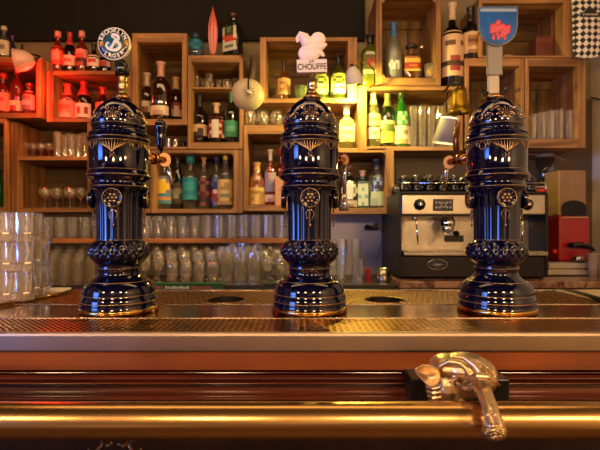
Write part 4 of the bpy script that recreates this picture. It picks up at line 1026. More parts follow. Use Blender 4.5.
yw = .797
b = BM(); extrude_x(b, [(yw, z2 - .0006), (yw, Z(370, yw)), (yw + .06, Z(370, yw)), (yw + .06, z2 - .0006)]); obj('wood_fascia', b, MAHO, BAR)
# mouldings
b = BM(); zf = Z(370.3, .80)
pr = [(.86, zf), (.818, zf)]
def bead(yc, pt, pb, bul, n=8):
    za, zb_ = Z(pt, yc), Z(pb, yc); out = []
    for i in range(n + 1):
        t = i / n; out.append((yc + bul * 0 - bul * math.sin(PI * t), za + (zb_ - za) * t))
    return out
for pt, pb, yc, bu in ((371.2, 373.5, .812, .003), (374.5, 381, .822, .006), (382, 384.5, .812, .003), (385.2, 396, .836, .002), (396.5, 400, .82, .004), (401, 412, .84, .008)):
    pr.append((.85, Z(pt, yc) )); pr += bead(yc, pt, pb, bu); pr.append((.85, Z(pb, yc)))
pr.append((.86, pr[-1][1]))
extrude_x(b, pr, smooth=False); obj('moulding', b, MAHOD, BAR)
b = BM(); box(b, xL, xR, .865, .9, .0, Z(400, .82)); 
for i in range(8): box(b, xL + .1 + i * .44, xL + .44 + i * .44, .853, .866, .2, .80, .008)
obj('front_panel', b, wood('panel wood', '#1c0c06', '#3a1a0e', 'z', .3, .5), BAR)
b = BM(); box(b, xL, xR, 1.30, 1.309, .0, ZB - .061); box(b, xL, xR, .91, 1.3, .10, .12); obj('carcass', b, BLACKM, BAR)
# dark diagonal lip; flat plate for the pale fridge top behind the bar
b = BM(); tube(b, [(X(552, 1.36), 1.335, 1.099), (X(575, 1.25), 1.24, ZB + .006), (X(606, 1.1), 1.10, ZB + .006)], .006, 8); tag(obj('tray_lip', b, BLACKM), 'dark diagonal tray edge at the right end of the bar', 'edge strip')
b = BM(); v = [(X(556, 1.3), 1.305), (X(606, 1.3), 1.305), (X(610, 1.12), 1.13), (X(594, 1.15), 1.15)]
A_ = [b.verts.new((x, y, ZB + .0008)) for x, y in v]; B_ = [b.verts.new((x, y, ZB + .004)) for x, y in v]
b.faces.new(A_); b.faces.new(B_)
for i in range(4): b.faces.new([A_[i], A_[(i + 1) % 4], B_[(i + 1) % 4], B_[i]])
tag(obj('fridge_top', b, pm('beige fridge top', '#b09c7c', .5)), 'pale beige fridge top at the far right end of the bar', 'tray')
# left curved tray carrying the stacked glasses
b = BM(); lip = [(X(-30, 1.02), 1.00), (X(2, 1.06), 1.05), (X(28, 1.12), 1.12), (X(55, 1.2), 1.20), (X(74, 1.29), 1.285)]
tube(b, [(x, y, ZB + .0065) for x, y in lip], .003, 8)
pl = [(x, y) for x, y in lip] + [(-1.2, 1.29), (-1.2, 1.0)]
A_ = [b.verts.new((x, y, ZB + .0008)) for x, y in pl]; B_ = [b.verts.new((x, y, ZB + .005)) for x, y in pl]
b.faces.new(A_); b.faces.new(B_[::-1])
for i in range(len(pl)): b.faces.new([A_[i], A_[(i + 1) % len(pl)], B_[(i + 1) % len(pl)], B_[i]])
tag(obj('glass_tray', b, COPPER), 'curved edged metal tray under the stacked glasses at left', 'tray')
b = BM(); box(b, X(48, 1.27), X(66, 1.27), 1.262, 1.30, ZB + .001, ZB + .012, .002); 
tag(obj('paper_note', b, WHITEP), 'small white block on the bar beside the stacked glasses', 'block').location.y = 0

# stacks of upturned tumblers
cols = [(-9, 1.13), (3, 1.10), (24, 1.12), (13, 1.20), (34, 1.21), (-4, 1.24), (22, 1.27), (41, 1.265)]
for ci_, (px, Y) in enumerate(cols):
    nlev = 3; hh = .0725 if px != 41 else .0655
    for k in range(nlev):
        gl('ribbed', px + random.uniform(-.7, .7), ZB + .0054 + k * (hh + .0006), Y + random.uniform(-.002, .002), hh, .0265, 'ribbed tumbler in the tall stacks at the left end of the bar, ' + ['bottom', 'middle', 'top'][k] + ' level', 'stacked tumblers at the left end of the bar', GLASSW, flip=True)

# brass rail
RY, RZ, RR = .60, Z(420.2, .60), .0238
RAIL = thing('brass_rail', 'thick polished brass rail running across the front of the bar', 'rail', (0, RY, RZ))
b = BM(); tube(b, [(xL, 0, 0), (-.8, 0, 0), (0, 0, 0), (.8, 0, 0), (xR, 0, 0)], RR, 48); obj('tube', b, pm('rail brass', '#c89e62', .25, 1, noise=.05, nscale=6, rvar=.02), RAIL)
# bag hooks under the bar
for px in (103, 131):
    th = thing('bag_hook', 'small brass hook under the bar, ' + ('left of the pair' if px == 103 else 'right of the pair'), 'hook', (X(px, .845), .8525, Z(437, .845)))
    b = BM(); ellipsoid(b, (0, 0, 0), .012, .004, .014, 16); obj('hook_plate', b, AGED, th)
    sg = 1 if px == 103 else -1
    b = BM(); tube(b, [(0, -.003, 0), (0, -.016, -.012), (sg * -.008, -.02, -.022), (sg * -.018, -.018, -.024), (sg * -.022, -.016, -.016)], [.004, .004, .0035, .003, .004]); tube(b, [(0, -.004, -.004), (sg * .012, -.016, -.014), (sg * .02, -.018, -.006)], [.0035, .003, .0035]); obj('hook_arm', b, AGED, th)

# ------------------------------------------------------------------ elephant head bracket
YE = .66
ex, ez = X(458, YE), Z(378, YE)
EL = thing('elephant_bracket', 'cast brass elephant head bracket with trunk curled over the rail', 'bracket', (ex, YE, ez))
def ep(px, py, Y=YE): 
    p = P(px, py, Y); return (p.x - ex, p.y - YE, p.z - ez)
k = YE / F
b = BM()
def kk_(n, Y): return n * Y / F
ellipsoid(b, ep(460, 376, .675), 31 * k, .040, 22 * k)            # skull
ellipsoid(b, ep(443, 386, .665), 17 * k, .032, 24 * k)            # cheek
ellipsoid(b, ep(446, 398, .67), 18 * k, .03, 14 * k)              # jaw
ellipsoid(b, ep(464, 367, .655), 25 * k, .034, 14 * k)            # forehead
ellipsoid(b, ep(447, 366, .66), 17 * k, .03, 12 * k)
ellipsoid(b, ep(485, 376, .652), 11 * k, .026, 16 * k)
TR = [(476, 374, .640, 12), (481, 385, .612, 9.5), (485.5, 395, .585, 7.6), (489, 405, .566, 7.6), (491.5, 415, .557, 8.6), (493.5, 424, .555, 10.5), (495, 432, .556, 12)]
tube(b, [ep(x, y, Y) for x, y, Y, r in TR], [kk_(r, Y) for x, y, Y, r in TR], 20)
ellipsoid(b, ep(494.5, 432, .558), kk_(13, .558), .010, kk_(8.5, .558))
for sx in (-3.4, 3.4): tube(b, [ep(x + sx * (.6 if i_ < 3 else 1), y, Y - .011) for i_, (x, y, Y, r) in enumerate(TR[1:-1])], [kk_(v, .57) for v in (2, 2.4, 2.2, 2.2, 2)], 10)   # ridges along trunk
tube(b, [ep(434, 376, .640), ep(440, 366, .634), ep(449, 361.5, .629), ep(459, 363, .624), ep(466, 369, .620), ep(470, 377, .616)], [kk_(v, .625) for v in (1.6, 2.4, 2.8, 2.8, 2.4, 1.6)], 12)   # brow
tube(b, [ep(452, 356.5, .634), ep(464, 358, .630), ep(474, 365, .620), ep(481, 374, .611), ep(484, 382, .604)], [kk_(v, .62) for v in (1.6, 2.6, 3, 2.8, 2)], 12)
tube(b, [ep(466, 357, .645), ep(478, 362, .636), ep(487, 368, .62), ep(493, 376, .622)], [kk_(v, .62) for v in (1.6, 2.4, 2.6, 2)], 12)
tube(b, [ep(465, 384, .626), ep(470, 379, .606), ep(478, 376, .594), ep(487, 377, .592), ep(494, 380.5, .596), ep(500, 385.5, .606)], [kk_(v, .6) for v in (3, 3.8, 4.2, 3.8, 2.8, 1)], 12)  # tusk
tube(b, [ep(463, 388, .632), ep(468, 390, .618), ep(474, 387, .606)], [kk_(v, .62) for v in (3, 3.2, 2.4)], 12)
ellipsoid(b, ep(455, 376, .636), kk_(5, .634), .008, kk_(3.4, .634))           # eyelid
tube(b, [ep(444, 377, .626), ep(450, 381, .620), ep(458, 379, .620)], [kk_(v, .625) for v in (.8, 1.5, .8)], 8)
for i in range(4): tube(b, [ep(426 + i, 387 + i * 4.6, .650), ep(433, 389 + i * 4.8, .634), ep(441, 387 + i * 5, .634)], [1.4 * k, 2.2 * k, 1.2 * k], 8)  # cheek folds
o = obj('elephant_head', b, pm('cast brass', '#d4bc94', .36, 1, noise=.12, nscale=70, bump=.12), EL)
m_ = o.modifiers.new('r', 'REMESH'); m_.mode = 'VOXEL'; m_.voxel_size = .0009; m_.use_smooth_shade = True
m2 = o.modifiers.new('s', 'SMOOTH'); m2.factor = .5; m2.iterations = 4
# ear
b = BM(); R_ = 14
out = [(411, 369), (421, 365.5), (430, 364), (437, 367), (441.5, 374), (440.5, 382), (435, 388), (427.5, 386.5), (421, 379)]
cen = ep(431, 376.5, .640)
ringO = [b.verts.new(ep(x, y, .618)) for x, y in out]; ringB = [b.verts.new(ep(x, y, .630)) for x, y in out]
ringI = [b.verts.new(Vector(ep(x, y, .620)) * .80 + Vector(cen) * .20) for x, y in out]
ce = b.verts.new(Vector(cen)); cb_ = b.verts.new(Vector(ep(436, 378, .66)))
n = len(out)
for i in range(n):
    j = (i + 1) % n
    for vs in ([ringO[i], ringO[j], ringI[j], ringI[i]], [ringI[i], ringI[j], ce], [ringO[j], ringO[i], ringB[i], ringB[j]], [ringB[j], ringB[i], cb_]):
        f = b.faces.new(vs); f.smooth = True
e_ = obj('ear', b, MATS['cast brass'], EL); sb = e_.modifiers.new('s', 'SUBSURF'); sb.levels = sb.render_levels = 2
# leaf pattern on trunk end
b = BM(); random.seed(3)
for i in range(34):
    a = random.uniform(0, 2 * PI); q = math.sqrt(random.random()) * .85
    x, y = 495 + 11.5 * q * math.cos(a), 432 + 7.5 * q * math.sin(a); rt_ = Matrix.Rotation(random.uniform(0, PI), 3, 'Y')
    ellipsoid(b, ep(x, y, .5395 + .008 * q * q), 2.2 * k, .0026, 1.2 * k, 8, rt_)
obj('leaf_relief', b, GILT if False else pm('bright cast brass', '#d2b280', .22, 1), EL)
# black mounting blocks
b = BM(); box(b, X(404, .80) - ex, X(506, .76) - ex, .085, .1445, ep(0, 402, .77)[2], ep(0, 374, .77)[2], .003); box(b, X(440, .70) - ex, X(470, .70) - ex, .03, .09, ep(0, 398, .72)[2], ep(0, 378, .72)[2], .003); obj('mounting_block', b, BLACKP, EL)

# ------------------------------------------------------------------ beer towers
PY = 1.01; kp = PY / F
PROF = [(0, 97), (7, 97.2), (12, 98.6), (17, 101), (21.5, 104.5), (25, 109.5), (27, 115), (27.3, 121), (26.2, 124.5), (25.2, 126), (27.5, 127), (28.6, 129), (28.4, 131), (30.4, 132.5), (31, 134.5), (30.5, 136.5), (29.6, 138), (29.6, 168.5), (30.4, 170), (32, 172.5), (32.2, 174), (31, 176), (28, 178), (27, 180.5), (27.4, 182.5), (29, 184), (29.2, 186), (27.6, 188), (25.4, 190)]
GAD = [(22.5, 241), (25, 243), (28, 246.5), (29.2, 251), (29.2, 256), (27.5, 261), (24, 264.5), (21.4, 266)]
LOW = [(21.4, 266), (20.6, 267.5), (21.6, 269.5), (21, 271.5), (20.2, 274), (21, 277), (24, 280.5), (28.5, 284), (32, 287.5), (34.3, 292), (35, 297), (34.8, 299.5), (35.8, 301), (36.6, 304), (37, 309), (36.8, 312)]
def pz(r, py): return Z(py, PY - r * kp) - ZB
def zr(prof): return [(r * kp * (.955 if py < 265 else .985), pz(r, py)) for r, py in prof]
ZPROF = zr(PROF)
def surf(a, py_or_z, prof=None, off=.0006, isz=False):
    prof = prof or ZPROF
    z = py_or_z
    for p, q in zip(prof, prof[1:]):
        lo, hi = min(p[1], q[1]), max(p[1], q[1])
        if lo - 1e-9 <= z <= hi + 1e-9 and hi > lo:
            t = (z - p[1]) / (q[1] - p[1]); r = p[0] + (q[0] - p[0]) * t; break
    else: r = prof[-1][0]
    r += off
    return (r * math.sin(a), -r * math.cos(a), z)   # a=0 faces -y

CYT, CYB = pz(29.6, 138), pz(29.6, 168.5)
def tower(px, label, rot):
    th = thing('beer_tower', label, 'beer tower', (X(px, PY), PY, ZB + .0006))
    b = BM(); lathe(b, ZPROF[::-1], 96); obj('upper_body', b, NAVY, th)
    # fluted column
    zc0, zc1 = pz(25.4, 190), pz(22.5, 241)
    b = BM(); nfl = 16
    cp = [(.955 * 25.4 * kp, zc0), (.955 * 23.6 * kp, zc0 - .012), (.955 * 22.8 * kp, zc0 - .05), (.955 * 22.5 * kp, zc1 + .008), (.955 * 22.9 * kp, zc1)]
    lathe(b, cp[::-1], 192, mod=lambda a, z: 1 - .045 * (abs(math.cos(a * nfl / 2 + rot)) ** 6)); obj('fluted_column', b, NAVY, th)
    # gadrooned bulge
    gp = zr(GAD); fine = []
    for p, q in zip(gp, gp[1:]):
        for i in range(3): fine.append((p[0] + (q[0] - p[0]) * i / 3, p[1] + (q[1] - p[1]) * i / 3))
    fine.append(gp[-1]); z0_, z1_ = gp[-1][1], gp[0][1]
    def gmod(a, z):
        t = (z - z0_) / (z1_ - z0_); e = math.sin(PI * max(0, min(1, t)))
        return 1 + e * (.055 * abs(math.sin(a * 11 + 2.2 * math.sin(t * 5))) + .035 * math.cos(a * 22 + t * 14) * (1 if t > .4 else .3)) - .03 * e
    lathe(b := BM(), fine[::-1], 220, mod=gmod); obj('leafed_bulge', b, NAVY, th)
    lp = zr(LOW); lp = lp + [(36.6 * kp, .012)]
    b = BM(); lathe(b, [(0, .012)] + lp[::-1], 96); obj('bell_foot', b, NAVY, th)
    b = BM(); lathe(b, [(0, 0), (36.2 * kp, 0), (37.4 * kp, .002), (37.4 * kp, .009), (36.6 * kp, .0118), (0, .0118)], 96); obj('brass_foot_ring', b, pm('foot brass', '#b98e50', .2, 1), th)
    # gilded rings
    for r, py, w in ((29.6, 138.6, .0009), (29.6, 167.8, .0006), (32.1, 173, .0009), (29.1, 185, .0008), (31, 134.5, .0007), (27.3, 121, .0005), (28.5, 284, .0008), (35.0, 298.5, .0007), (36.9, 306, .0009), (22.6, 240.5, .0006), (21.6, 269.5, .0006)):
        z = pz(r, py); rr = r * kp * (.955 if py < 265 else .985) + .0002; b = BM()
        tube(b, [(rr * math.sin(t), -rr * math.cos(t), z) for t in [2 * PI * i / 72 for i in range(72)]], w, 6, closed=True)
        obj('gilded_ring', b, GILT, th)
    # gilded palmettes and swags
    b = BM()
    for q in range(4):
        a0 = rot + q * PI / 2
        zt_ = CYT - .003
        for j in range(-5, 6):
            s = j / 5
            pts = []
            for i in range(9):
                t = i / 8
                aa = a0 + s * (.06 + .46 * t ** .7) ; zz = zt_ - .026 * (1 - abs(s) * .45) * (1 - t ** (1.3)) - .001
                pts.append(surf(aa, zz))
            tube(b, pts, [.0005 + .0004 * math.sin(PI * min(1, t_ / 8 + .15)) for t_ in range(9)], 5)
        for sgn in (-1, 1):      # hanging ribbons
            pts = [surf(a0 + sgn * (.04 + .03 * math.sin(t * 9)), zt_ - .026 - .012 * t) for t in [i / 8 for i in range(9)]]; tube(b, pts, .0005, 5)
        am = a0 + PI / 4
        pts = [surf(am + .11 * math.sin(t), zt_ - .009 + .008 * math.cos(t)) for t in [2 * PI * i / 18 for i in range(18)]]; tube(b, pts, .0008, 5, closed=True)
        for sgn in (-1, 1):
            pts = [surf(am + sgn * (.16 + .10 * t), zt_ - .010 * math.sin(PI * t)) for t in [i / 8 for i in range(9)]]; tube(b, pts, .0007, 5)
    obj('gilded_palmettes', b, GILT, th)
    # dome scrolls (fine relief)
    b = BM(); zd0, zd1 = pz(27, 121), pz(17, 101)
    for q in range(8):
        a0 = rot + q * PI / 4; up = q % 2 == 0
        for sgn in (-1, 1):
            for (ra, rz, ca, cz_, turns) in ((.16, .0085, .17, .014, 1.5), (.10, .006, .27, .030, 1.3)):
                pts = []
                for i in range(22):
                    t = i / 21; an = t * turns * 2 * PI
                    rad = 1 - .75 * t
                    pts.append(surf(a0 + sgn * (ca + ra * rad * math.cos(an)), max(zd0, min(zd1, zd0 + cz_ + rz * rad * math.sin(an))), off=.0004))
                tube(b, pts, [.0009 - .0004 * i / 21 for i in range(22)], 5)
        if up:
            for j in (-2, -1, 0, 1, 2):
                pts = [surf(a0 + j * .05 * (1 + t), zd0 + .006 + .03 * t * (1 - .12 * abs(j)), off=.0004) for t in [i / 6 for i in range(7)]]; tube(b, pts, [.0004, .0009, .0011, .0011, .0009, .0007, .0004], 5)
    obj('dome_scrolls', b, pm('relief gilding', '#c8ac84', .22, .9, noise=.4, nscale=90), th)
    b = BM()
    for q in range(40):
        a0 = q * PI / 20; p = surf(a0, pz(28.5, 129.8), off=.0005); ellipsoid(b, p, .0022, .0022, .0020, 8)
    obj('bead_course', b, NAVY, th)
    # medallions
    for q in range(4):
        a0 = rot + q * PI / 2
        zm = pz(25, 198); rm = 25.2 * kp
        b = BM(); R0 = 9.4 * kp
        lathe(b, [(0, .004), (R0 * .35, .0045), (R0 * .6, .003), (R0 * .78, .0035), (R0 * .92, .006), (R0, .004), (R0 * 1.02, -.004), (0, -.006)], 40)
        o = obj('medallion', b, NAVY, th, (rm * math.sin(a0), -rm * math.cos(a0), zm)); o.rotation_euler = (PI / 2, 0, a0)
        b = BM()
        tube(b, [(R0 * .93 * math.cos(t), R0 * .93 * math.sin(t), .0062) for t in [2 * PI * i / 40 for i in range(40)]], .0008, 6, closed=True)
        for j in range(6):
            an = j * PI / 3; ellipsoid(b, (R0 * .38 * math.cos(an), R0 * .38 * math.sin(an), .0048), .0030, .0030, .0016, 10)
        ellipsoid(b, (0, 0, .0055), .0032, .0032, .0025, 12)
        for j in range(12):
            an = j * PI / 6 + .2; ellipsoid(b, (R0 * .72 * math.cos(an), R0 * .72 * math.sin(an), .0042), .0011, .0011, .0009, 6)
        obj('rosette', b, GILT, o)
        b = BM()
        for sgn in (-1, 0, 1):
            pts = []
            for i in range(9):
                t = i / 8; rr = 23.3 * kp + .002
                aa = a0 + sgn * (.02 + .16 * math.sin(PI * t * .9) * (1 - .3 * t)); z = zm - R0 - .002 - (.034 if sgn == 0 else .024) * t
                pts.append((rr * math.sin(aa), -rr * math.cos(aa), z))
            tube(b, pts, [.0016 - .0002 * i * .6 for i in range(9)], 6)
        rr = 23.3 * kp + .002; ellipsoid(b, (rr * math.sin(a0), -rr * math.cos(a0), zm - R0 - .037), .003, .002, .004, 8)
        obj('pendant', b, pm('pendant gilding', '#9a7c5c', .25, .9), th)
    return th

T1 = tower(119.5, 'cobalt and gold ceramic beer tower under the round teal badge, leftmost', math.radians(8))
T2 = tower(309.5, 'cobalt and gold ceramic beer tower under the white wooden sign, middle', 0)
T3 = tower(496.3, 'cobalt and gold ceramic beer tower under the blue shield badge, rightmost', math.radians(-4))

ZT = pz(7, 97.2)
def lp(th, px, py, Y=PY): p = P(px, py, Y); return (p.x - th.location.x, p.y - PY, p.z - th.location.z)
# brass collars
def collar(th, dx=0, r=8):
    b = BM(); lathe(b, [(0, ZT - .002), (r * kp, ZT - .001), (r * kp, ZT + .004), (r * .75 * kp, ZT + .007), (r * .55 * kp, ZT + .010), (0, ZT + .010)], 32, cx=dx); obj('neck_collar', b, pm('collar brass', '#b88a58', .25, 1), th)
collar(T1, W(3, PY)); collar(T2, W(2.5, PY), 9); collar(T3, W(-2.5, PY), 9)
LETB = lm('#16242a'); TEAL = pm('teal enamel', '#0f5a62', .3, coat=.5); WEN = pm('white enamel', '#e4e0d4', .3, coat=.5); BLK = pm('black enamel', '#121416', .25, coat=.5)

# badge 1: round badge on its handle
def handle_thing(label, tower_, px, py_bot):
    x, y, z = lp(tower_, px, py_bot)
    return thing('tap_handle', label, 'tap handle', (tower_.location.x + x, PY, tower_.location.z + z))
h = thing('tap_handle', 'round teal tap badge with curling white letter B on the left tower', 'tap handle', (T1.location.x + W(3, PY), PY, T1.location.z + ZT + .0105))
def hl(px, py): p = P(px, py, PY); return (p.x - h.location.x, p.z - h.location.z)
b = BM(); xx, zz = hl(123, 74)
lathe(b, [(0, 0), (4.6 * kp, 0), (5 * kp, .004), (3.6 * kp, .008), (4.6 * kp, .016), (4.9 * kp, .024), (3.6 * kp, .032), (4.4 * kp, .036), (3 * kp, zz), (0, zz)], 24); obj('neck', b, pm('neck gold', '#a08458', .3, 1, noise=.3, nscale=120), h)
b = BM(); c0 = hl(122.5, 74); c1 = hl(119, 60)
tube(b, [(c0[0], 0, c0[1] - .002), ((c0[0] + c1[0]) / 2 + .002, 0, (c0[1] + c1[1]) / 2), (c1[0], 0, c1[1])], [7 * kp, 6 * kp, 4.5 * kp], 16)
ellipsoid(b, (c0[0] - .006, 0, c0[1] + .006), .010, .008, .008, 14); ellipsoid(b, (c0[0] + .008, 0, c0[1] + .004), .009, .008, .008, 14); obj('grip', b, BLK, h)
bc = hl(116.3, 46); R = 16.2 * kp
bd = bpy.data.objects.new('badge', None); 
b = BM(); lathe(b, [(0, -.005), (R * .98, -.005), (R, -.003), (R, .003), (R * .98, .005), (0, .005)], 64)
bd = obj('badge', b, WEN, h, (bc[0], -.009, bc[1])); bd.rotation_euler = (PI / 2, 0, 0)
def disc(r0, r1, y, mat, name, parent=bd, segs=64):
    b = BM()
    if r0 == 0: lathe(b, [(0, y), (r1, y), (r1, y - .0006), (0, y - .0006)], segs)
    else: lathe(b, [(r0, y), (r1, y), (r1, y - .0006), (r0, y - .0006), (r0, y)], segs)
    return obj(name, b, mat, parent)
disc(R * .62, R * .93, .0058, BLK, 'black_ring'); disc(0, R * .60, .0058, TEAL, 'teal_field')
# gold side bands on the ring
for s in (0, PI):
    b = BM(); tl = math.radians(12)
    lathe(b, [(R * .64, .0059), (R * .91, .0059), (R * .91, .0068), (R * .64, .0068), (R * .64, .0059)], 8, a0=s + .06 - .2, a1=s + .06 + .2)
    obj('gold_band', b, pm('badge gold', '#c8923c', .3, .6), bd)
tb = text_mesh('BROOKLYN', R * .34, WEN, bd, 'lettering', .0005, arc=(R * .775, PI / 2 + .06, .33), bold=R * .010); tb.rotation_euler = (-PI / 2, 0, 0); tb.location = (0, 0, .0066)
tb = text_mesh('LAGER', R * .34, WEN, bd, 'lettering', .0005, arc=(-R * .775, -PI / 2 + .06, .34), bold=R * .010); tb.rotation_euler = (-PI / 2, 0, 0); tb.location = (0, 0, .0066)
# curling white B
def curl(pts, w):
    b = BM(); out = []
    # catmull-rom
    for i in range(len(pts) - 1):
        p0 = pts[max(0, i - 1)]; p1 = pts[i]; p2 = pts[i + 1]; p3 = pts[min(len(pts) - 1, i + 2)]
        for s in range(6):
            t = s / 6; out.append(tuple(.5 * ((2 * p1[c]) + (-p0[c] + p2[c]) * t + (2 * p0[c] - 5 * p1[c] + 4 * p2[c] - p3[c]) * t * t + (-p0[c] + 3 * p1[c] - 3 * p2[c] + p3[c]) * t ** 3) for c in (0, 1, 2)))
    out.append(pts[-1])
    tube(b, [(x * R, y * R, .0068) for x, y, _ in out], [max(.0004, o[2] * R * .8) for o in out], 10); 
    for v in b.verts: v.co.z = .0066 + (v.co.z - .0068) * .08
    return b
b = curl([(.02, .30, .05), (-.10, .44, .07), (-.02, .52, .10), (.18, .50, .11), (.30, .34, .12), (.22, .16, .13), (.04, .10, .10), (.20, .06, .11), (.38, -.04, .13), (.36, -.26, .14), (.16, -.40, .14), (-.12, -.40, .12), (-.34, -.28, .11), (-.44, -.10, .09), (-.36, .04, .07), (-.26, -.02, .05)], 0)
t = curl([(.04, .42, .04), (.10, .25, .08), (.02, .02, .10), (-.10, -.22, .10), (-.20, -.36, .08)], 0); merge(b, t)
ob = obj('letter_mark', b, WEN, bd)

# badge 2: white sign on an amber knob
h = thing('tap_handle', 'white wooden tap sign reading CHOUFFE on the middle tower', 'tap handle', (T2.location.x + W(2.5, PY), PY, T2.location.z + ZT + .0105))
b = BM(); zk_ = hl(313, 74)[1]
lathe(b, [(0, 0), (6 * kp, 0), (6.4 * kp, .002), (3.4 * kp, .007), (4.4 * kp, .014), (5.2 * kp, .022), (4.8 * kp, .030), (3 * kp, .037), (2.6 * kp, zk_), (0, zk_)], 28); obj('knob', b, pm('amber gold knob', '#c0a074', .18, .9, noise=.3, nscale=60), h)
x0, z0_ = hl(297.5, 73.5); x1, z1_ = hl(327.5, 60.5)
b = BM(); box(b, x0, x1, -.009, .005, z0_, z1_, .0012); sg_ = obj('sign_board', b, pm('white painted wood', '#ded2c8', .5, noise=.05), h); sg_.rotation_euler = (0, math.radians(-1.5), 0)
tm = text_mesh('CHOUFFE', 8.2 * kp, lm('#3c3038'), sg_, 'lettering', .0006, bold=.00018, sx=.80); tm.location = ((x0 + x1) / 2, -.0096, z0_ + 5.2 * kp)
tm = text_mesh('LA', 4.0 * kp, lm('#3c3038'), sg_, 'lettering', .0005); tm.location = ((x0 + x1) / 2, -.0096, z0_ + 10.8 * kp)
# plain carved leaf finial on top
b = BM()
def fl(px, py): a, c = hl(px, py); return (a, -.002, c)
ellipsoid(b, fl(309, 54), 11 * kp, .011, 9 * kp)
ellipsoid(b, fl(311, 46), 9.5 * kp, .011, 9 * kp)
ellipsoid(b, fl(318, 40), 7.8 * kp, .010, 7.4 * kp)
tube(b, [fl(308, 46), fl(304, 38), fl(300, 36), fl(297.5, 39), fl(297.5, 43)], [6 * kp, 5.4 * kp, 4.2 * kp, 2.4 * kp, 1.2 * kp], 12)
tube(b, [fl(318, 49), fl(323, 46.5), fl(327, 44.5)], [4.4 * kp, 2.8 * kp, 1.0 * kp], 10); tube(b, [fl(317, 53), fl(322, 54), fl(324, 57)], [4 * kp, 2.6 * kp, 1.4 * kp], 10)
o = obj('carved_finial', b, pm('white carved wood', '#f0d8d0', .45), h); m_ = o.modifiers.new('r', 'REMESH'); m_.mode = 'VOXEL'; m_.voxel_size = .0009; m_.use_smooth_shade = True
m2 = o.modifiers.new('s', 'SMOOTH'); m2.factor = .5; m2.iterations = 2

# badge 3: blue shield on steel stem
h = thing('tap_handle', 'blue shield tap badge with pink red emblem on the right tower', 'tap handle', (T3.location.x - W(2.5, PY), PY, T3.location.z + ZT + .0105))
b = BM(); xx0, zz0 = hl(488, 92.5); xx1, zz1 = hl(498.5, 76)
box(b, xx0, xx1, -.006, .006, 0, zz1, .002); obj('stem_foot', b, pm('stem white', '#a89c88', .5, .3), h)
xx0, _ = hl(487, 0); xx1, _ = hl(502, 0); zz2 = hl(0, 44)[1]
b = BM(); box(b, xx0, xx1, -.005, .005, zz1 + .0004, zz2, .002); obj('stem', b, pm('stem steel', '#7a766c', .5, .5, rvar=.05), h)
b = BM()
for sgn in (-1, 1):
    tube(b, [(sgn * .010, 0, .004), (sgn * .022, 0, .002), (sgn * .030, 0, .006), (sgn * .031, 0, .013), (sgn * .026, 0, .014)], [.003, .0026, .0024, .0022, .003], 8)
obj('scroll_arms', b, BLACKM, h)
def shield(s):
    pts = []
    wx0, zt_ = hl(476, 9); wx1, _ = hl(515.5, 9); cxs = (wx0 + wx1) / 2; hw = (wx1 - wx0) / 2 * s
    zc = hl(0, 28)[1]; zt2 = zc + (zt_ - zc) * s; zb2 = zc + (hl(0, 47.5)[1] - zc) * s; zm_ = hl(0, 27)[1]
    pts.append((cxs - hw, zt2)); pts.append((cxs - hw * .99, zm_))
    for i in range(1, 20):
        t = PI * i / 20; pts.append((cxs - hw * .98 * math.cos(t), zm_ + (zb2 - zm_) * math.sin(t) ** .9))
    pts.append((cxs + hw * .99, zm_)); pts.append((cxs + hw, zt2))
    return pts
b = BM(); prism(b, shield(1), -.012, -.005); obj('shield_rim', b, glass('badge acrylic', '#c8d0d4', .35), h)
b = BM(); prism(b, shield(.93), -.0135, -.0121); sf = obj('shield_field', b, pm('blue enamel', '#245c9c', .2, coat=.6, noise=.25, nscale=25), h)
b = BM(); x0, zt_ = hl(478, 11.5); x1, zb2 = hl(513.5, 14.5); box(b, x0, x1, -.0138, -.0132, zb2, zt_); obj('pale_band', b, lm('#8a9aa4'), sf)
b = BM(); random.seed(11)
ecx, ecz = hl(497, 32)
for i in range(36):
    a = random.uniform(0, 2 * PI); q = math.sqrt(random.random())
    x, z = ecx + 9 * kp * q * math.cos(a), ecz + 6.5 * kp * q * math.sin(a)
    ellipsoid(b, (x, -.0138, z), random.uniform(2, 3.4) * kp, .0007, random.uniform(1.6, 2.8) * kp, 8, Matrix.Rotation(random.uniform(0, 3), 3, 'Y'))
for dx in (-6, -1, 5): ellipsoid(b, (ecx + dx * kp, -.0138, ecz - 7.5 * kp), 1.8 * kp, .0007, 3.2 * kp, 8)
obj('emblem', b, pm('pink red enamel', '#c8404a', .4, noise=.35, nscale=180), sf)

